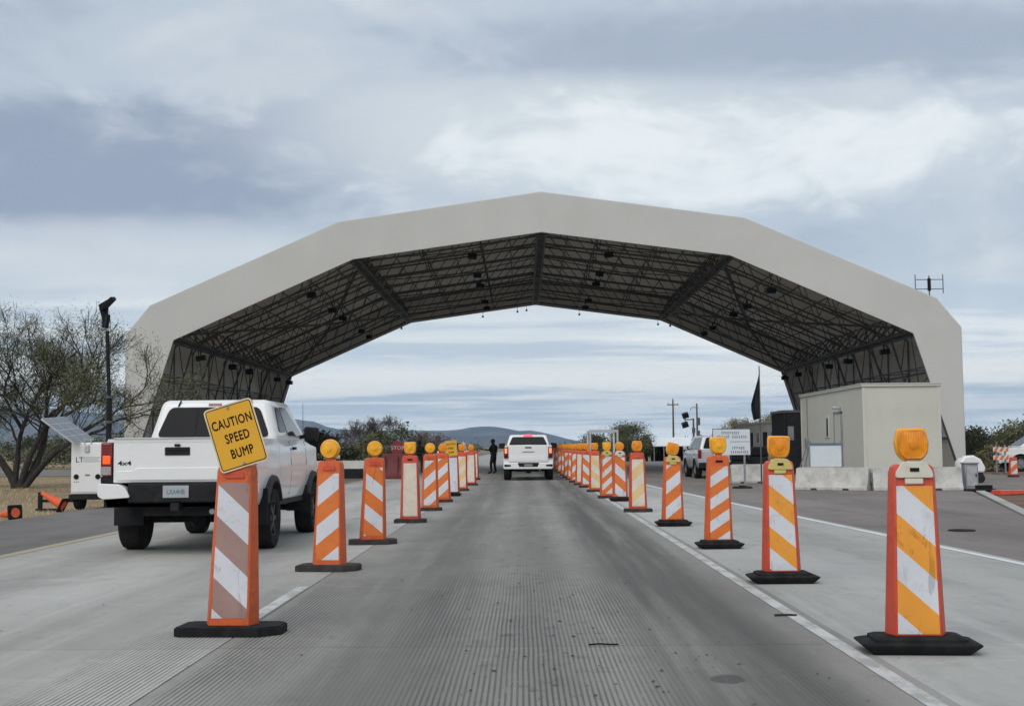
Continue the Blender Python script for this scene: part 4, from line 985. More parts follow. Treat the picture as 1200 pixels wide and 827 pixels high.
# ---- the white pickup in the centre lane
def centre_pickup():
    a, b = gr(591, 562), gr(648, 562); cx = (a.x + b.x) / 2
    P = dict(W=.97, wr=.39, zr=.46, belt=1.35, roof=1.80, ra=1.2, fa=4.8, tyre_out=.975, ww=.28, gh=(2.05, 5.0, 2.28, 3.95), tumble=.77, gap=.07, rim='rim_silver')
    L = 5.7
    t = thing('pickup_truck', 'white pickup with glowing brake lights stopped in the centre lane beside the officer', 'pickup', (cx, 50., 0))
    body_loft(P, .10, 1.97, 1.37, [P['ra']], 'bed', t, 'paint_white', open_bed=.9)
    def zt(y): return interp([(2., 1.36), (4.6, 1.35), (5.0, 1.28), (5.7, 1.15)], y)
    body_loft(P, 2.0, L - .03, zt, [P['fa']], 'front_body', t, 'paint_white', ends=(0, .14))
    cab, Fq = greenhouse(P, t, 'paint_white')
    face_panel(Fq['rear'], [(.05, .10), (.95, .10), (.91, .80), (.09, .80)], 'rear_window', 'glass_dark', cab, off=.012, th=.012, rnd=.07)
    face_panel(Fq['rear'], [(.37, .84), (.63, .84), (.61, 1.0), (.39, 1.0)], 'high_brake_lamp', 'brake_lit', cab, off=.03, th=.03, rnd=.03)
    for sdn in ('right', 'left'):
        for (u0, u1, v) in ((.08, .42, 0), (.46, .86, .22)):
            pts = [(u0, .12), (u1, .12), (u1 - v, .84), (u0 + .04, .84)]
            pts = pts if sdn == 'right' else [(1 - u, w) for u, w in pts][::-1]
            face_panel(Fq[sdn], pts, 'side_window', 'glass_dark', cab, off=.010, th=.012, rnd=.05)
    face_panel(Fq['front'], [(.06, .1), (.94, .1), (.90, .92), (.10, .92)], 'windshield', 'glass_tint', cab, off=.010, th=.012, rnd=.08)
    tg = MB().box(-.765, .765, .03, .095, .73, 1.375).build('tailgate', 'paint_white', t, bevel=.02, seg=3)
    MB().prism(rpoly([(-.72, .78), (.72, .78), (.70, .93), (-.70, .93)], .03), 'y', .018, .031).build('pressing', 'paint_white', tg, bevel=.01)
    MB().prism(rpoly([(-.12, 1.255), (.12, 1.255), (.135, 1.30), (-.135, 1.30)], .015), 'y', .015, .031).build('handle', 'plastic_black', tg)
    MB().prism(rpoly([(-.26, 1.085), (.26, 1.085), (.22, 1.125), (-.2, 1.125)], .01), 'y', .024, .031).build('badge', 'ink_grey', tg)
    for sd in (-1, 1):
        x0, x1 = (.775, .955) if sd > 0 else (-.955, -.775)
        hs = MB().box(x0, x1, .02, .16, .86, 1.30).build('tail_light', 'tail_red', t, bevel=.03)
        MB().box(x0 + .04, x1 - .05, .012, .021, 1.06, 1.25).build('lit_lamp', 'tail_lit_far', hs, bevel=.01)
        MB().box(x0 + .03, x1 - .03, .014, .021, .89, .99).build('reverse_lamp', 'plastic_black', hs, bevel=.01)
    bp = MB().prism(rpoly([(-.94, .44), (.94, .44), (.965, .68), (.5, .70), (-.5, .70), (-.965, .68)], .05), 'y', -.06, .16).build('bumper', 'paint_white', t, bevel=.03)
    MB().prism(rpoly([(-.36, .53), (.36, .53), (.42, .69), (-.42, .69)], .03), 'y', -.066, -.059).build('plate_recess', 'plastic_black', bp)
    pt = MB().box(-.16, .16, -.074, -.067, .55, .64).build('licence_plate', 'ink_grey', bp)
    for sd in (-1, 1): MB().prism(rpoly([(.68, .55), (.93, .53), (.94, .63), (.68, .61)], .03), 'y', -.066, -.059, Matrix.Scale(sd, 4, (1, 0, 0))).build('bumper_step', 'plastic_black', bp)
    flares(P, t, 'paint_white', .015, .04); undercarriage(P, t, L); mirrors(P, t, 4.1, 1.34, 1.15)
    for y in (2.75, 4.0): seam(P, t, y, .52, 1.32)
    MB().box(-.8, .8, L - .05, L + .04, .45, .8).build('front_bumper', 'chrome_grey', t, bevel=.05)
centre_pickup()
# ---- sport utility vehicles
def suv(label, loc, rz, paint, roof=1.78, stripe=None, lit=False, rackbar=False, group=None):
    P = dict(W=.96, wr=.37, zr=.42, belt=1.14, roof=roof, ra=1.05, fa=3.95, tyre_out=.955, ww=.26, gh=(.14, 4.0, .42, 2.95), tumble=.74, gap=.06, rim='rim_silver')
    L = 4.9
    t = thing('utility_vehicle', label, 'car', loc, rz, group)
    def zt(y): return interp([(0, 1.13), (3.6, 1.14), (4.0, 1.09), (4.7, .98), (4.9, .88)], y)
    body_loft(P, .04, L - .03, zt, [P['ra'], P['fa']], 'body', t, paint, ends=(-1, .16))
    cab, Fq = greenhouse(P, t, paint)
    face_panel(Fq['rear'], [(.08, .12), (.92, .12), (.88, .86), (.12, .86)], 'rear_window', 'glass_dark', cab, off=.012, th=.012, rnd=.07)
    for sdn in ('right', 'left'):
        for (u0, u1, v, w0) in ((.04, .29, 0, .05), (.32, .58, 0, 0), (.61, .90, .19, 0)):
            pts = [(u0, .12), (u1, .12), (u1 - v, .84), (u0 + w0, .84)]
            pts = pts if sdn == 'right' else [(1 - u, q) for u, q in pts][::-1]
            face_panel(Fq[sdn], pts, 'side_window', 'glass_dark', cab, off=.010, th=.012, rnd=.05)
    face_panel(Fq['front'], [(.06, .1), (.94, .1), (.90, .92), (.10, .92)], 'windshield', 'glass_tint', cab, off=.010, th=.012, rnd=.08)
    MB().prism(rpoly([(-.72, .62), (.72, .62), (.80, 1.10), (-.80, 1.10)], .05), 'y', .0, .06).build('tailgate', paint, t, bevel=.02)
    for sd in (-1, 1):
        hs = MB().box(min(sd * .80, sd * .94), max(sd * .80, sd * .94), .015, .16, .80, 1.14).build('tail_light', 'tail_red', t, bevel=.02)
        if lit: MB().box(min(sd * .83, sd * .92), max(sd * .83, sd * .92), .006, .016, .95, 1.08).build('lit_lamp', 'tail_lit_far', hs)
        MB().box(min(sd * .55, sd * .86), max(sd * .55, sd * .86), L - .22, L - .02, .72, .88).build('headlight', 'tail_clear', t, bevel=.03)
    bp = MB().box(-.92, .92, -.07, .10, .40, .64).build('rear_bumper', 'plastic_black', t, bevel=.04)
    MB().box(-.16, .16, -.078, -.071, .5, .6).build('licence_plate', 'ink_grey', bp)
    MB().box(-.88, .88, L - .12, L + .03, .36, .66).build('front_bumper', paint, t, bevel=.06)
    flares(P, t, 'plastic_black', .012, .035); undercarriage(P, t, L); mirrors(P, t, 3.3, 1.2, .8, paint)
    for y in (1.55, 2.5, 3.55): seam(P, t, y, .48, 1.12)
    side_piece(P, t, 'sill', 'plastic_black', 1.5, 3.5, .36, .43, .015)
    if stripe:
        for sd in (-1, 1):
            rings = []
            for k in range(9):
                z = .46 + .66 * k / 8; x = P['W'] * interp(PROF, (z - P['zr']) / (P['belt'] - P['zr'])); sh = (z - .46) * .55
                rings.append([(sd * (x - .01), 1.75 + sh, z), (sd * (x + .002), 1.75 + sh, z), (sd * (x + .002), 2.75 + sh, z), (sd * (x - .01), 2.75 + sh, z)])
            MB().loft(rings).build('door_stripe', stripe, t)
    if rackbar: MB().box(-.5, .5, 2.3, 2.55, roof, roof + .12).build('light_bar', 'glass_dark', t, bevel=.03)
    return t
suv('silver grey sport utility vehicle parked on the right shoulder facing away, beside the lettered board', (gr(811, 560).x + 1.05, 50.4, -.008), R_(0), 'paint_silver', 1.70)
suv('white sport utility vehicle with its brake lights on, further up the left lane', (-4.75, 84., 0), 0, 'paint_white', 1.66, lit=True)
pq = gr(1176, 552); suv('white patrol vehicle with a green door stripe parked sideways behind the striped barricade', (pq.x + 4.85, pq.y + .95, -.03), R_(88), 'paint_white', 1.80, 'paint_green', rackbar=True)
# ------------------------------------------------------------------ solar light trailer at the left verge
def light_trailer():
    o = gr(103, 595.5); Yd = o.y + .3
    t = thing('solar_light_tower', 'white solar light trailer with tilted panel and tall dark mast by the shoulder', 'light tower', (o.x, Yd, -.06))
    a, b = at(82.5, 579, Yd), at(123, 518, Yd)
    x0, x1, z0, z1 = a.x - o.x, b.x - o.x, a.z + .06, b.z + .06
    bx_ = MB().box(x0, x1, 0, 1.1, z0, z1).build('cabinet', 'paint_white', t, bevel=.025)
    MB().box(x0 + .04, x1 - .04, -.012, -.001, z0 + .05, z1 - .05).build('door', 'paint_white', bx_, bevel=.006)
    for u in (.17, .81): MB().lathe([(.0, -.035), (.055, -.035), (.06, -.013), (0, -.013)], 'y', 16, (x0 + (x1 - x0) * u, 0, z0 + .40)).build('round_lamp', 'black_fixture', bx_)
    w = x1 - x0
    text('LT', .17, 'emblem', 'ink_black', bx_, (x0 + w * .26, -.0145, z0 + .78), ext=.001)
    for z, u0, u1 in ((.835, .36, .86), (.79, .36, .82), (.745, .36, .86)): MB().box(x0 + w * u0, x0 + w * u1, -.016, -.0125, z0 + z - .006, z0 + z + .006).build('emblem_line', 'ink_grey', bx_)
    MB().box(x0 + w * .43, x0 + w * .58, -.016, -.0125, z0 + .415, z0 + .455).build('badge', 'ink_grey', bx_)
    for u in (.1, .16, .22): MB().box(x0 + w * u, x0 + w * (u + .03), -.016, -.0125, z0 + .27, z0 + .295).build('small_print', 'ink_grey', bx_)
    lt = MB().box(x0 + w * .42, x0 + w * .55, -.05, -.013, z1 - .22, z1 - .05).build('latch', 'aluminium', bx_, bevel=.01)
    for u in (.38, .58): MB().box(x0 + w * u, x0 + w * u + .02, -.03, .02, z1 - .03, z1 + .09).build('panel_strut', 'aluminium', bx_)
    MB().box(x0 - .02, x1 + .05, -.05, 1.5, z0 - .12, z0 - .005).build('chassis', 'plastic_black', t)
    MB().box(x0 + w * .45, x1 + .02, -.10, -.05, z0 - .10, z0 + .0).build('rear_bar', 'plastic_black', t)
    for x in (x0 + .12, x1 + .1):
        wh = MB().lathe([(.01, -.09), (.15, -.09), (.24, -.08), (.26, 0), (.24, .08), (.15, .09), (.01, .09)], 'x', 20).build('wheel', 'tyre', t); wh.location = (x, .3, .26)
    MB().tube((x0, .2, z0 - .15), (x0 - .75, .2, z0 - .15), .035).build('stabiliser', 'plastic_black', t)
    MB().box(x0 - .80, x0 - .73, .14, .26, .03, z0 + .05).build('jack_leg', 'plastic_black', t)
    MB().box(x0 - .78, x0 - .2, -.05, .1, .01, .05).build('foot_bar', 'plastic_black', t)
    # panel: corners traced, then given depth by its tilt
    c = [at(48.6, 490, Yd - .3), at(87, 518.5, Yd - .35), at(110.5, 514, Yd + .9), at(75, 488, Yd + .95)]
    c = [q - Vector((o.x, Yd, -.06)) for q in c]
    n = (c[1] - c[0]).cross(c[3] - c[0]).normalized(); n = n if n.z > 0 else -n
    fr = MB().loft([[q - n * .04 for q in c], [q for q in c]]).build('solar_panel', 'aluminium', t)
    for i in range(4):
        for j in range(3):
            def B(u, v): return c[0] * (1 - u) * (1 - v) + c[1] * u * (1 - v) + c[2] * u * v + c[3] * (1 - u) * v
            q = [B((i + .06) / 4, (j + .06) / 3), B((i + .94) / 4, (j + .06) / 3), B((i + .94) / 4, (j + .94) / 3), B((i + .06) / 4, (j + .94) / 3)]
            MB().loft([[k + n * .0005 for k in q], [k + n * .004 for k in q]]).build('cell_panel', 'solar_cell', fr)
    # mast and lamps
    mx = at(127.5, 500, Yd + .5).x - o.x; top = at(120, 388, Yd + .5).z + .06
    ms = MB().tube((mx, .5, z0 - .1), (mx, .5, top * .62), .065, n=10).build('mast', 'plastic_black', t)
    MB().tube((mx, .5, top * .62), (mx - .07, .5, top), .045, n=10).build('upper_mast', 'plastic_black', t)
    for k, z in enumerate((.30, .48, .62)): MB().lathe([(.05, 0), (.085, 0), (.085, .06), (.05, .06)], n=10, c=(mx, .5, top * z)).build('collar', 'steel_dark', ms)
    tx = mx - .10
    hd = MB().box(-.10, .10, -.08, .08, -.05, .62).build('lamp_head', 'black_fixture', t, bevel=.02); hd.location = (tx - .02, .5, top + .12); hd.scale = (.62, .62, .72)
    for k, (dx, dz, ry, s) in enumerate(((-.06, .50, -18, 1), (.14, .82, 50, 1.15), (-.02, .86, 62, 1.05), (.10, .25, 8, .9))):
        f = MB().box(-.06, .06, -.18, .18, -.25 * s, .25 * s).build('floodlight', 'black_fixture', hd, bevel=.015); f.location = (dx, (-.1 if k % 2 else .12), dz - .1); f.rotation_euler = (R_(8), R_(ry), R_(15 * (k - 1)))
        MB().box(-.068, -.061, -.16, .16, -.22 * s, .22 * s).build('glass', 'glass_tint', hd).parent = f
    for x in (-.14, .16): MB().tube((x, 0, .5), (x * 1.4, 0, -.15), .012).build('cable', 'aluminium', hd)
light_trailer()
def cone(loc, axis, label, h=.7, b=.19):
    t = thing('traffic_cone', label, 'cone', loc); t.rotation_euler = Vector(axis).to_track_quat('Z', 'Y').to_euler()
    MB().prism(rpoly([(-b, -b), (b, -b), (b, b), (-b, b)], .04), 'z', 0, .035).build('base', 'rubber_base', t, bevel=.008)
    MB().lathe([(b * .8, .036), (b * .72, .06), (b * .22, h), (b * .15, h), (b * .10, h - .01)], n=20).build('cone_body', 'cone_orange', t, smooth=40)
    MB().lathe([(b * .53, h * .38), (b * .545, h * .38), (b * .415, h * .6), (b * .40, h * .6)], n=20).build('reflective_band', 'sheet_white', t, smooth=40)
    MB().lathe([(.01, -.004), (b * .62, -.004), (b * .62, -.001), (.01, -.001)], n=20).build('underside', 'cone_orange', t)
q = gr(18, 606.5); cone((q.x, q.y, .10), (-.80, .58, -.10), 'orange cone tipped over on the shoulder, its square black base showing', .62, .155)
q = gr(71, 596); cone((q.x + .1, q.y - .1, .08), (-.72, .1, .38), 'orange cone leaning against the light trailer stabiliser', .6, .165)
# ------------------------------------------------------------------ left roadside things beyond the pickup
q = gr(400, 561); q1 = gr(430, 561)
barrier((q.x - 2.2, 57), (q1.x, 56.2), 'white-topped barrier dark along its lower front between the channelizers and brush', mat='concrete_white', h=1.2, name='white_barrier')
MB().box(0, 3.2, -.36, -.31, 0, .42).build('dark_lower_strip', 'screen_dark', [o for o in bpy.data.objects if o.name.startswith('white_barrier')][0])  # dark strip along the lower front of the barrier
barrier((-4.6 - 2.5, 118), (-4.6 + .4, 114), 'white concrete barrier at the left road edge far beyond the officer', mat='concrete_white', h=1.3, name='white_barrier')
barrier((-7.6, 96), (-7.2, 106), 'long white concrete barrier running along the far left shoulder', mat='concrete_white', h=1.3, name='white_barrier')
def red_barrier(px, py, w, h, label, Y=None, dep=.5):
    p = gr(px, py); t = thing('plastic_barrier', label, 'barrier', (p.x, p.y, 0))
    pr = [(-dep / 2, 0), (-dep / 2, h * .25), (-dep * .3, h * .45), (-dep * .22, h), (dep * .22, h), (dep * .3, h * .45), (dep / 2, h * .25), (dep / 2, 0)]
    MB().prism(pr, 'x', 0, w).build('body', 'barrier_red', t, bevel=.03)
    for u in (.25, .75): MB().lathe([(0, h), (.06, h), (.06, h + .03), (0, h + .03)], n=10, c=(w * u, 0, 0)).build('filler_cap', 'barrier_red', t)
    for u in (.1, .5, .9): MB().box(w * u - .02, w * u + .02, -dep * .5 - .012, -dep * .2, h * .1, h * .9).build('rib', 'barrier_red', t)
    return t
red_barrier(448, 561, 1.35, 1.06, 'dark red plastic barrier under the stop sign in the left lane edge')
def stop_sign():
    p = at(466, 560, 55.2); t = thing('stop_sign', 'dark red octagonal STOP sign standing behind the dark red barrier', 'sign', (p.x, 55.2, 0))
    c = at(466, 524.5, 55.2).z; r = .31
    oc = [(r * math.cos(R_(22.5 + 45 * k)), c + r * math.sin(R_(22.5 + 45 * k))) for k in range(8)]
    f = MB().prism(oc, 'y', -.01, .0).build('face', 'sign_red', t)
    text('STOP', .23, 'lettering', 'sign_letters', f, (0, -.0115, c - .01), ext=.001, space=1.05)
    MB().box(-.03, .03, .002, .05, 0, c + r * .8).build('post', 'steel_grey', t)
stop_sign()
red_barrier(655, 552, 1.5, .9, 'dark red plastic barrier among the distant right-hand channelizers')
red_barrier(664, 553.5, 1.3, .95, 'second dark red plastic barrier, nearer the white portal frame')
# white portal frame
def portal():
    a, b, top = at(692, 540, 96), at(724, 540, 96), at(700, 506.5, 96).z
    t = thing('portal_frame', 'white metal portal frame standing beside the right-hand lane', 'gate frame', (a.x, 96, 0)); w = b.x - a.x
    for x in (0, w):
        for y in (0, 4.0): MB().box(x - .07, x + .07, y - .07, y + .07, 0, top).build('post', 'paint_white', t)
    for y in (0, 4.0): MB().box(-.07, w + .07, y - .07, y + .07, top + .001, top + .2).build('crossbeam', 'paint_white', t)
    for x in (0, w): MB().box(x - .04, x + .04, .07, 3.93, top + .04, top + .12).build('side_rail', 'paint_white', t)
portal()
# low shelter beyond the silver vehicle
def shelter():
    a, b = at(765, 523, 110), at(813, 512.5, 110)
    t = thing('shade_shelter', 'low white-roofed shelter with dark open sides beyond the silver vehicle', 'shelter', (a.x, 110, -.06)); w = b.x - a.x
    z0, z1 = a.z + .06, b.z + .06
    MB().add([(0, -.3, z0), (w, -.3, z0), (w, 2.6, z1), (0, 2.6, z1), (0, -.3, z0 + .06), (w, -.3, z0 + .06), (w, 2.6, z1 + .06), (0, 2.6, z1 + .06)], [(0, 3, 2, 1), (4, 5, 6, 7), (0, 1, 5, 4), (1, 2, 6, 5), (2, 3, 7, 6), (3, 0, 4, 7)]).build('roof', 'roof_white', t)
    for k in range(5): MB().box(.05 + k * (w - .18) / 4, .13 + k * (w - .18) / 4, -.2, -.12, -.01, z0 + .01).build('post', 'steel_grey', t)
    MB().box(.05, w - .05, 2.3, 2.4, -.01, z1 - .12).build('back_screen', 'screen_dark', t)
    for k in (0, 1): MB().box(.06 + k * (w - .16), .1 + k * (w - .16), -.1, 2.28, -.01, z0).build('side_screen', 'screen_dark', t)
shelter()
# poles
def pole(px, ptop, Y, label, kind):
    p = at(px, ptop, Y); t = thing('utility_pole', label, 'pole', (p.x, Y, -.06)); h = p.z + .06
    MB().tube((0, 0, 0), (0, 0, h), .16, .10, 10).build('shaft', 'wood_pole', t)
    if kind == 'cross':
        MB().box(-.75, .75, -.06, .06, h - .75, h - .62).build('crossarm', 'wood_pole', t)
        for x in (-.65, 0, .65): MB().lathe([(.02, 0), (.06, .05), (.03, .2), (.0, .22)], n=8, c=(x, 0, h - .62 if x else h)).build('insulator', 'steel_grey', t)
    if kind == 'transformer':
        MB().lathe([(.0, 0), (.26, 0), (.26, .9), (.2, 1.0), (0, 1.02)], n=14, c=(.1, -.35, h - 2.9)).build('transformer', 'steel_dark', t)
        MB().lathe([(.0, 0), (.22, 0), (.22, .7), (0, .75)], n=14, c=(.1, -.32, h - 4.3)).build('transformer', 'steel_dark', t)
        MB().path([(0, 0, h - .6), (-.5, 0, h - .45), (-.85, 0, h - .7), (-.8, 0, h - 1.0)], .05).build('bracket', 'steel_grey', t)
    if kind == 'lamp':
        MB().box(-1.1, .1, -.05, .05, h - .2, h - .08).build('crossarm', 'steel_dark', t)
        for x, z in ((-.95, h + .35), (-1.0, h - .75)): MB().box(-.38, .38, -.25, .25, -.28, .28, Matrix.Translation((x, -.2, z)) @ Matrix.Rotation(R_(25), 4, 'X') @ Matrix.Rotation(R_(-18), 4, 'Y')).build('floodlight', 'black_fixture', t, bevel=.04)
        MB().tube((-.95, 0, h - .9), (-.95, 0, h + .5), .05).build('lamp_post', 'steel_dark', t)
        MB().lathe([(0, 0), (.2, 0), (.2, .6), (0, .65)], n=12, c=(0, -.1, h - 1.7)).build('box', 'steel_dark', t)
pole(788.5, 468, 170, 'bare wooden utility pole with a short crossarm behind the white-roofed shelter', 'cross')
pole(816.5, 472.5, 170, 'wooden utility pole with transformers and a curved bracket', 'transformer')
pole(812.5, 490, 150, 'shorter pole carrying two dark floodlights beside the transformer pole', 'lamp')
# antenna mast behind the canopy
def antenna():
    p = at(1088.5, 323, 72); t = thing('antenna_mast', 'thin antenna mast with two folded dipoles rising behind the canopy roof', 'antenna', (p.x, 72, -.03)); h = p.z + .03
    MB().tube((0, 0, 0), (0, 0, h), .055, .035, 8).build('mast', 'steel_dark', t)
    za, zb = at(1088, 327, 72).z, at(1088, 338, 72).z
    for sd in (-1, 1):
        x = sd * .78
        MB().path([(0, 0, za), (x, 0, za), (x, 0, zb), (0, 0, zb)], .022, 6).build('dipole', 'steel_dark', t)
        MB().tube((x, 0, za + .3), (x, 0, zb - .25), .026).build('element', 'steel_dark', t)
    MB().lathe([(.06, 0), (.10, 0), (.10, .7), (.06, .7)], n=10, c=(0, 0, zb - .1)).build('clamp', 'black_fixture', t)
antenna()
# right-hand lot
def barricade():
    a = at(1167, 545, 55); t = thing('road_barricade', 'orange and white striped board barricade in front of the parked patrol vehicle', 'barricade', (a.x, 55, -.03), R_(6))
    for x in (.05, .45): MB().box(x - .03, x + .03, .02, .07, 0, 1.25).build('post', 'steel_grey', t); MB().box(x - .03, x + .03, -.4, .45, .0, .05).build('foot', 'steel_grey', t)
    for z in (.95, .6):
        bd = MB().box(-.1, .6, -.02, .018, z, z + .2).build('board', 'sheet_white', t)
        for k in range(3):
            x = -.1 + k * .25
            pl = [(x, z + .002), (x + .13, z + .002), (min(.6, x + .25), z + .198), (min(.6, x + .13), z + .198)]
            MB().prism(pl, 'y', -.024, -.0205).build('stripe', 'sheet_orange', bd)
barricade()
channelizer(1188, 558.5, 'small faded orange channelizer standing in the gravel beside the patrol vehicle', 'orange', 1, None, 'slab', .4, body='red_body', top=.75)
def fallen():
    p = gr(1170, 579); t = channelizer(1172, 577, 'red and white channelizer panel lying flat on the gravel past the kerb', 'orange', 1, None, None, .5, body='red_body', top=1.3)
    t.rotation_euler = Matrix(((0, 0, 1), (1, 0, 0), (0, 1, 0))).transposed().to_euler()
    t.matrix_world = Matrix.Translation((p.x, p.y + .15, .04)) @ Matrix.Rotation(R_(24), 4, 'Z') @ Matrix(((0, 0, 1, 0), (-1, 0, 0, 0), (0, -1, 0, 0), (0, 0, 0, 1)))
fallen()
q = gr(1152, 575); t = thing('loose_rubber_base', 'loose black rubber base lying by the kerb near the utility box', 'rubber base', (q.x, q.y + .2, -.02), R_(15))
MB().prism(rpoly([(-.42, -.2), (.38, -.2), (.45, .1), (.3, .22), (-.42, .2)], .06), 'z', 0, .07).build('slab', 'rubber_base', t, bevel=.015)
MB().box(-.1, .35, -.06, .1, .071, .17).build('socket', 'rubber_base', t, bevel=.01)
q = gr(870, 571.5); t = thing('round_rubber_base', 'flat black round rubber base lying on the asphalt in front of the barrier', 'rubber base', (q.x, q.y, -.008))
MB().lathe([(.0, 0), (.30, 0), (.31, .03), (.26, .055), (.12, .06), (.10, .03), (0, .03)], n=26).build('disc', 'rubber_base', t, smooth=40)
MB().lathe([(.11, .045), (.12, .08), (.09, .08), (.085, .045)], n=18).build('socket_ring', 'rubber_base', t)
# ------------------------------------------------------------------ people
def person(loc, rz, h, label, stance='stand', mat='uniform'):
    s = h / 1.75
    J = {'pel': (0, 0, .95, .135), 'spine': (0, .0, 1.12, .135), 'chest': (0, -.01, 1.33, .155), 'neck': (0, -.01, 1.50, .058), 'head': (0, -.035, 1.60, .085), 'crown': (0, -.03, 1.70, .075),
         'lsh': (-.19, 0, 1.43, .065), 'rsh': (.19, 0, 1.43, .065)}
    if stance == 'wide':
        J.update({'lel': (-.25, .02, 1.16, .048), 'lha': (-.22, -.14, .95, .034), 'rel': (.27, -.10, 1.20, .048), 'rha': (.30, -.34, 1.24, .034),
                  'lhip': (-.10, 0, .90, .105), 'lkn': (-.13, -.03, .50, .068), 'lan': (-.14, .03, .09, .045), 'lto': (-.16, -.14, .035, .04),
                  'rhip': (.10, 0, .90, .105), 'rkn': (.24, -.02, .50, .068), 'ran': (.36, .06, .09, .045), 'rto': (.42, -.10, .035, .04)})
    else:
        J.update({'lel': (-.26, .03, 1.16, .048), 'lha': (-.25, -.08, .93, .034), 'rel': (.26, .03, 1.16, .048), 'rha': (.24, -.10, .94, .034),
                  'lhip': (-.10, 0, .90, .105), 'lkn': (-.12, -.02, .50, .068), 'lan': (-.12, .03, .09, .045), 'lto': (-.15, -.14, .035, .04),
                  'rhip': (.10, 0, .90, .105), 'rkn': (.13, -.02, .50, .068), 'ran': (.14, .03, .09, .045), 'rto': (.17, -.14, .035, .04)})
    Eg = [('pel', 'spine'), ('spine', 'chest'), ('chest', 'neck'), ('neck', 'head'), ('head', 'crown'), ('chest', 'lsh'), ('lsh', 'lel'), ('lel', 'lha'), ('chest', 'rsh'), ('rsh', 'rel'), ('rel', 'rha'),
          ('pel', 'lhip'), ('lhip', 'lkn'), ('lkn', 'lan'), ('lan', 'lto'), ('pel', 'rhip'), ('rhip', 'rkn'), ('rkn', 'ran'), ('ran', 'rto')]
    ks = list(J); me = bpy.data.meshes.new('skel'); me.from_pydata([[c * s for c in J[k][:3]] for k in ks], [(ks.index(a), ks.index(b)) for a, b in Eg], [])
    ob = bpy.data.objects.new('tmp', me); COL.objects.link(ob)
    md = ob.modifiers.new('skin', 'SKIN'); md.use_smooth_shade = True
    sv = me.skin_vertices[0].data
    for i, k in enumerate(ks): sv[i].radius = (J[k][3] * s, J[k][3] * s * (.72 if k in ('pel', 'spine', 'chest') else 1)); sv[i].use_root = (k == 'pel')
    ob.modifiers.new('sub', 'SUBSURF').levels = 2
    ev = bpy.data.meshes.new_from_object(ob.evaluated_get(bpy.context.evaluated_depsgraph_get())); bpy.data.objects.remove(ob)
    bm = bmesh.new(); bm.from_mesh(ev)
    for hnd, el in (('lha', 'lel'), ('rha', 'rel')):                  # palm and five fingers
        p, e = Vector(J[hnd][:3]) * s, Vector(J[el][:3]) * s; d = (p - e).normalized(); a = d.orthogonal().normalized(); b = d.cross(a)
        mm = MB(); mm.tube(p - d * .01, p + d * .085 * s, .03 * s, .036 * s, 8)
        for k in range(4):
            r0 = p + d * .08 * s + a * (k - 1.5) * .019 * s; ln = (.06, .07, .066, .052)[k] * s
            mm.tube(r0, r0 + d * ln * .55, .009 * s, .0085 * s, 6); mm.tube(r0 + d * ln * .55, r0 + d * ln * .9 + b * .02 * s, .0085 * s, .007 * s, 6)
        r0 = p + d * .02 * s - a * .03 * s; mm.tube(r0, r0 + d * .05 * s - a * .03 * s, .011 * s, .008 * s, 6)
        vv = [bm.verts.new(q) for q in mm.v]
        for f in mm.f: bm.faces.new([vv[i] for i in f]).material_index = 1
    hd = Vector(J['head'][:3]) * s                                  # nose and ears
    mm = MB(); mm.tube(hd + Vector((0, -.075, .03)) * s, hd + Vector((0, -.108, -.01)) * s, .008 * s, .017 * s, 6)
    for sx in (-1, 1): mm.tube(hd + Vector((sx * .075, .01, .01)) * s, hd + Vector((sx * .092, .015, .015)) * s, .026 * s, .022 * s, 8)
    vv = [bm.verts.new(q) for q in mm.v]
    for f in mm.f: bm.faces.new([vv[i] for i in f]).material_index = 1
    for f in bm.faces:
        if f.calc_center_median().z > 1.515 * s: f.material_index = 1
    bm.to_mesh(ev); bm.free(); ev.materials.clear(); ev.materials.append(M(mat)); ev.materials.append(M('skin'))
    ev.name = 'person'; shade(ev, 60)
    o = bpy.data.objects.new('person', ev); COL.objects.link(o); o.location = loc; o.rotation_euler = (0, 0, rz); tag(o, label, 'person')
    c = Vector(J['crown'][:3]) * s
    MB().lathe([(.094 * s, 1.625 * s), (.10 * s, 1.66 * s), (.088 * s, 1.74 * s), (.045 * s, 1.775 * s), (0, 1.78 * s)], n=16, c=(0, c.y, 0)).build('cap', mat, o, smooth=50)
    MB().prism(rpoly([(-.075 * s, -.075 * s), (.075 * s, -.075 * s), (.06 * s, -.185 * s), (-.06 * s, -.185 * s)], .03 * s), 'z', 1.635 * s, 1.648 * s, Matrix.Translation((0, c.y + .0, 0))).build('cap_brim', mat, o)
    MB().lathe([(.15 * s, .97 * s), (.158 * s, .97 * s), (.158 * s, 1.03 * s), (.15 * s, 1.03 * s)], n=16).build('belt', 'ink_black', o)
    v = MB().loft([[(x * s, y * s, z * s) for x, y in rpoly([(-.19 * k, -.125 * k), (.19 * k, -.125 * k), (.19 * k, .125 * k), (-.19 * k, .125 * k)], .08, 3)] for z, k in ((1.06, .92), (1.2, .98), (1.38, 1.0), (1.46, .82))]).build('vest', mat, o, smooth=50)
    for sx in (-.07, .07): MB().box((sx - .045) * s, (sx + .045) * s, -.155 * s, -.12 * s, 1.12 * s, 1.24 * s).build('pouch', 'ink_black', v, bevel=.01)
    return o
q = gr(579, 554.5); person((q.x, 63.5, 0), R_(-115), 1.68, 'officer in dark uniform standing beside the white centre pickup, feet apart', 'wide').scale = (1.15, 1.15, 1.)
q = at(491.5, 553, 66); person((q.x, 66, 0), R_(20), 1.66, 'person in dark clothes standing behind the left channelizers near the stop sign', 'stand', 'uniform_green')
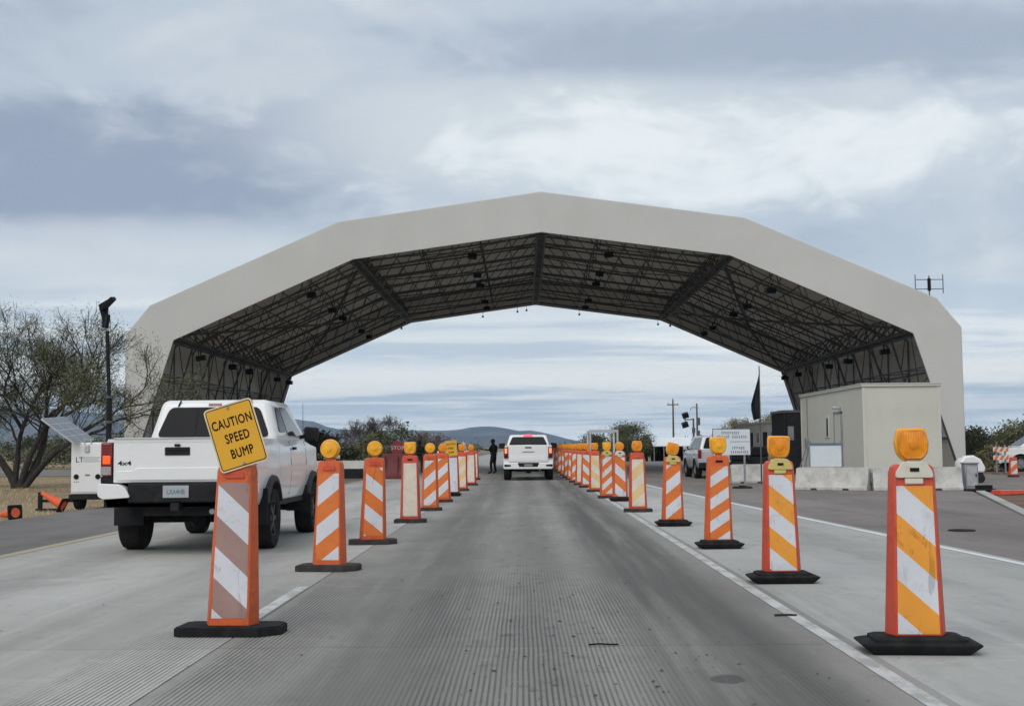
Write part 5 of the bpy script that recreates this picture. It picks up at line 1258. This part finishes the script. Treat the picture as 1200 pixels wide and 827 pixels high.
# ------------------------------------------------------------------ vegetation
def leafmesh(name, C, size, mat, parent=None, aspect=.35, rnd=None, up=.0):
    rs = rnd or np.random; C = np.asarray(C, dtype=np.float64); n = len(C)
    a = rs.normal(size=(n, 3)); a[:, 2] += up; a /= np.linalg.norm(a, axis=1)[:, None]
    b = rs.normal(size=(n, 3)); b -= (a * b).sum(1)[:, None] * a; b /= np.linalg.norm(b, axis=1)[:, None]
    sz = (np.asarray(size) * rs.uniform(.6, 1.4, n))[:, None]
    V = np.stack([C - a * sz, C + b * sz * aspect, C + a * sz, C - b * sz * aspect], 1).reshape(-1, 3)
    me = bpy.data.meshes.new(name); me.vertices.add(4 * n); me.loops.add(4 * n); me.polygons.add(n)
    me.vertices.foreach_set('co', V.ravel()); me.loops.foreach_set('vertex_index', np.arange(4 * n, dtype=np.int32))
    me.polygons.foreach_set('loop_start', np.arange(0, 4 * n, 4, dtype=np.int32)); me.update(calc_edges=True)
    at_ = me.attributes.new('tint', 'FLOAT', 'POINT'); at_.data.foreach_set('value', np.repeat(rs.uniform(0, 1, n), 4))
    me.materials.append(M(mat)); o = bpy.data.objects.new(name, me); COL.objects.link(o); o.parent = parent; return o
def grow(rng, stems, depth_max, len_k=.74, spread=.55, trop=.06, rad_k=.62, nseg=4, gravity=0.):
    segs, tips = [], []
    def rec(p, d, ln, r, dep):
        pts = [p]; q = p.copy(); dd = d.copy()
        for k in range(nseg):
            dd = (dd + Vector((rng.gauss(0, .16), rng.gauss(0, .16), rng.gauss(0, .12) + trop - gravity * (dep >= depth_max - 1)))).normalized()
            q2 = q + dd * ln / nseg; ra, rb = r * (1 - .45 * k / nseg), r * (1 - .45 * (k + 1) / nseg)
            segs.append((q.copy(), q2.copy(), ra, rb, dep)); q = q2
            if dep >= depth_max - 1: tips.append((q.copy(), dd.copy(), dep))
            if dep < depth_max and k >= 1 and rng.random() < .62:
                sd = (dd + Vector((rng.gauss(0, 1), rng.gauss(0, 1), rng.gauss(0, .6))) * spread).normalized()
                rec(q.copy(), sd, ln * len_k * rng.uniform(.7, 1.1), rb * rad_k, dep + 1)
        if dep < depth_max:
            for _ in range(2):
                sd = (dd + Vector((rng.gauss(0, 1), rng.gauss(0, 1), rng.gauss(0, .6))) * spread * .8).normalized()
                rec(q.copy(), sd, ln * len_k * rng.uniform(.75, 1.1), r * .55 * 1.05, dep + 1)
    for p, d, ln, r in stems: rec(Vector(p), Vector(d).normalized(), ln, r, 0)
    return segs, tips
def tree(name, label, loc, stems, depth, seed, leafmat, nleaf, leafsize, bark='bark', scatter=.18, aspect=.3, group=None, minr=.006, flat=None, **kw):
    rng = random.Random(seed); rs = np.random.RandomState(seed)
    t = thing(name, label, 'tree' if 'tree' in name else 'bush', loc, 0, group)
    segs, tips = grow(rng, stems, depth, **kw)
    m = MB()
    for a, b, ra, rb, dep in segs: m.tube(a, b, max(minr, ra), max(minr * .8, rb), 6 if dep < 2 else (4 if dep < 4 else 3), cap=False)
    me = bpy.data.meshes.new('trunk'); me.from_pydata(m.v, [], m.f); me.materials.append(M(bark)); o = bpy.data.objects.new('trunk', me); COL.objects.link(o); o.parent = t; shade(me, 60)
    T = np.array([list(p) for p, d, q in tips])
    idx = rs.randint(0, len(T), nleaf); C = T[idx] + rs.normal(size=(nleaf, 3)) * scatter
    leafmesh('crown', C, leafsize, leafmat, t, aspect, rs, up=.3)
    return t
def pl(px, py): p = gr(px, py, -.07); return (p.x, p.y, -.08)
q = pl(20, 572)
tree('mesquite_tree', 'large mesquite with dark forked trunks and wispy grey-green crown beside the light trailer', q,
     [((0, 0, 0), (-.45, .1, 1), 2.3, .17), ((.1, 0, 0), (.08, -.1, 1), 2.4, .15), ((.22, .05, 0), (.62, .0, 1), 2.5, .16), ((-.1, 0, 0), (-.15, .3, 1), 2.3, .14), ((.25, 0, .0), (1.1, .1, .95), 2.7, .13)],
     5, 11, 'leaf_mesquite', 60000, .055, scatter=.20, aspect=.17, len_k=.76, spread=.50, trop=.04, minr=.008)
q = pl(432, 541); tree('bare_tree', 'leafless grey tree rising from the brush behind the left channelizers', q, [((0, 0, 0), (-.4, 0, 1), 1.7, .12), ((.1, 0, 0), (.3, .1, 1), 1.9, .12), ((0, 0, 0), (.0, .3, 1), 1.7, .1)], 5, 5, 'leaf_twig', 6000, .09, 'bark_grey', scatter=.3, aspect=.08, len_k=.74, spread=.55, minr=.014)
def bush(px, py, w, h, label, mat, n=2600, size=.16, name='desert_bush', group=None, seed=0, Y=None):
    p = gr(px, py, -.07) if Y is None else at(px, 530, Y)
    rng = random.Random(seed + int(px)); rs = np.random.RandomState(seed + int(px))
    t = thing(name, label, 'tree' if 'tree' in name else 'bush', (p.x, p.y, -.08), 0, group)
    m = MB(); C = []
    for k in range(9):
        a = rng.uniform(0, 6.28); top = Vector((math.cos(a) * w * .38 * rng.random() ** .5, math.sin(a) * w * .3, h * rng.uniform(.5, .8)))
        mid = top * .5 + Vector((0, 0, h * .05)); m.tube((rng.gauss(0, .08), rng.gauss(0, .08), 0), mid, .05 * h / 3 + .01, .03 * h / 3 + .008, 5); m.tube(mid, top, .03 * h / 3 + .008, .01, 4)
    m.build('trunk', 'bark_grey', t)
    nc = 26
    for k in range(nc):
        a = rng.uniform(0, 6.28); rr = rng.random() ** .5; z = rng.uniform(.18, 1.0)
        cx, cy = math.cos(a) * rr * w * .5 * math.sqrt(max(.1, 1.1 - z * z)), math.sin(a) * rr * w * .4
        r = rng.uniform(.10, .22) * min(w, h * 1.3)
        g = rs.normal(size=(n // nc, 3)) * r * .55; g[:, 2] *= .7
        C.append(g + np.array([cx, cy, z * h * .88]))
    C = np.concatenate(C); C[:, 2] = np.maximum(C[:, 2], .05)
    leafmesh('crown', C, size, mat, t, .4, rs); return t
bush(735, 545, 4.2, 3.3, 'tall grey-green tree behind the white portal frame', 'leaf_olive', 9000, .085, 'desert_tree', Y=110)
bush(757, 545, 2.4, 2.6, 'smaller round tree to the right of the portal frame, left of the shelter', 'leaf_olive', 5000, .08, 'desert_tree', Y=112)
bush(697, 545, 3.6, 2.5, 'low dark tree just left of the white portal frame', 'leaf_dark', 6000, .08, 'desert_tree', Y=120)
bush(866, 540, 4.2, 4.2, 'broad yellow-green tree behind the lettered board', 'leaf_yellowish', 9000, .085, 'desert_tree', Y=120)
bush(905, 540, 4.4, 4.5, 'yellow-green tree behind the beige trailer, right of the flag', 'leaf_yellowish', 9000, .085, 'desert_tree', Y=118)
bush(1150, 553, 2.6, 2.1, 'dark rounded bush right beside the canopy leg', 'leaf_dark', 5000, .07, Y=62)
bush(1138, 553, 2.2, 2.2, 'dark bush half hidden behind the canopy leg', 'leaf_dark', 4000, .07, Y=64)
bush(1160, 553, 1.4, 1.4, 'small yellowish bush between the dark bush and the striped barricade', 'leaf_yellowish', 2600, .06, Y=60)
bush(1190, 545, 6, 2.9, 'olive tree behind the patrol vehicle', 'leaf_olive', 4200, .12, 'desert_tree', Y=92)
bush(1240, 545, 6, 3.4, 'olive tree further right behind the patrol vehicle', 'leaf_olive', 4200, .12, 'desert_tree', Y=98)
bush(375, 545, 5, 2.6, 'brown-green brush clump behind the pickup mirror', 'leaf_olive', 3600, .10, Y=82)
bush(460, 545, 6, 3.1, 'olive bush behind the stop sign', 'leaf_olive', 3800, .12, Y=96)
bush(500, 545, 5, 2.7, 'grey-green bush between the stop sign and the white vehicle', 'leaf_twig', 3600, .11, Y=108)
bush(138, 545, 5, 2.8, 'olive bush seen between the light tower mast and canopy leg', 'leaf_olive', 3600, .10, Y=88)
bush(95, 545, 6, 2.6, 'brownish bush behind the solar panel', 'leaf_olive', 3600, .10, Y=96)
bush(40, 545, 7, 2.6, 'dark bush behind the mesquite trunks', 'leaf_dark', 3600, .10, Y=98)
# far brush: an uncountable belt of scrub to the foot of the hills
def brush_belt():
    rs = np.random.RandomState(3); C = []; S = []
    for k in range(900):
        Y = 130 * (1 + rs.rand() ** 1.3 * 6); X = rs.uniform(-.62, .62) * Y
        if -9.5 < X < 7 + (Y < 125) * 12: continue
        h = rs.uniform(1.3, 3.0) * (1.15 if X < 0 else 1.0); w = rs.uniform(2.5, 6.5); n = int(120 if Y < 350 else 60)
        g = rs.normal(size=(n, 3)) * np.array([w * .28, w * .28, h * .26]) + np.array([X, Y, h * .45]); g[:, 2] = np.maximum(g[:, 2], 0)
        C.append(g); S.append(np.full(n, .22 if Y < 350 else .42))
    o = leafmesh('desert_scrub', np.concatenate(C), np.concatenate(S), 'leaf_olive', None, .5, rs)
    tag(o, 'belt of grey-green desert scrub stretching to the foot of the hills', 'scrub', kind='stuff')
brush_belt()
def grass():
    rs = np.random.RandomState(9); n = 30000
    X = rs.uniform(-42, -10.0, n); Y = rs.uniform(24, 66, n)
    k = np.array([noise.noise(Vector((x * .35, y * .35, 1))) for x, y in zip(X, Y)]) > -.12
    C = np.stack([X, Y, np.full(n, -.045)], 1)[k]
    o = leafmesh('dry_grass', C, .055, 'grass_dry', None, .16, rs, up=3.)
    tag(o, 'short dry straw-coloured grass on the left verge', 'grass', kind='stuff')
grass()
# ------------------------------------------------------------------ hills
def hills(name, ridge, Yr, depth, seed, lab):
    n = 220; m = MB(); rows = 14; V = []
    x0, x1 = ridge[0][0], ridge[-1][0]
    for j in range(rows + 1):
        t = j / rows
        for i in range(n + 1):
            px = x0 + (x1 - x0) * i / n; py = interp(ridge, px)
            top = at(px, py + 1.1 * noise.noise(Vector((px * .06, seed, 0))) + .7 * noise.noise(Vector((px * .21, seed, 3))), Yr)
            f = (1 - abs(2 * t - 1)) ** 1.1
            gl = noise.noise(Vector((px * .035, t * 2.5, seed))) * .16 * (f * (1 - f) * 4)
            V.append((top.x * (1 + (t - .5) * depth / Yr), Yr + (t - .5) * depth, -3 + (top.z + 3) * max(0, f + gl if 0 < j < rows else 0)))
    m.add(V, [(j * (n + 1) + i, j * (n + 1) + i + 1, (j + 1) * (n + 1) + i + 1, (j + 1) * (n + 1) + i) for j in range(rows) for i in range(n)])
    o = m.build(name, 'mountain_rock', smooth=60); tag(o, kind='structure'); return o
hills('hills_far', [(-900, 505), (-500, 492), (-200, 484), (0, 479), (45, 477), (85, 481), (130, 486), (220, 488), (345, 491), (372, 494), (388, 502), (430, 505), (480, 504), (535, 504), (552, 500), (566, 498.5), (582, 500), (604, 504), (630, 505), (652, 510), (668, 514), (690, 519), (760, 521), (900, 518), (1100, 512), (1300, 508), (1700, 505), (2200, 510)], 5000, 1700, 2.3, '')
hills('hills_near', [(-900, 510), (-400, 503), (-100, 497), (60, 490), (130, 495), (260, 500), (380, 508), (440, 513), (520, 511), (600, 510), (640, 514), (680, 520), (760, 523), (1000, 521), (1200, 517), (1700, 514), (2200, 517)], 3700, 900, 7.7, '')
# ------------------------------------------------------------------ air
hz = MB().box(-6300, 6300, -6300, 6300, -6, 260).build('haze', 'ink_grey')
hm = bpy.data.materials.new('haze_air'); hm.use_nodes = True; nt = hm.node_tree
for n in list(nt.nodes):
    if n.type == 'BSDF_PRINCIPLED': nt.nodes.remove(n)
pv = nt.nodes.new('ShaderNodeVolumePrincipled'); pv.inputs['Color'].default_value = (.44, .69, 1.0, 1); pv.inputs['Density'].default_value = 1.3e-4; pv.inputs['Anisotropy'].default_value = 0.
nt.links.new(pv.outputs[0], nt.nodes['Material Output'].inputs['Volume'])
hz.data.materials.clear(); hz.data.materials.append(hm); tag(hz, 'thin pale blue haze over the desert plain', 'haze', kind='stuff')
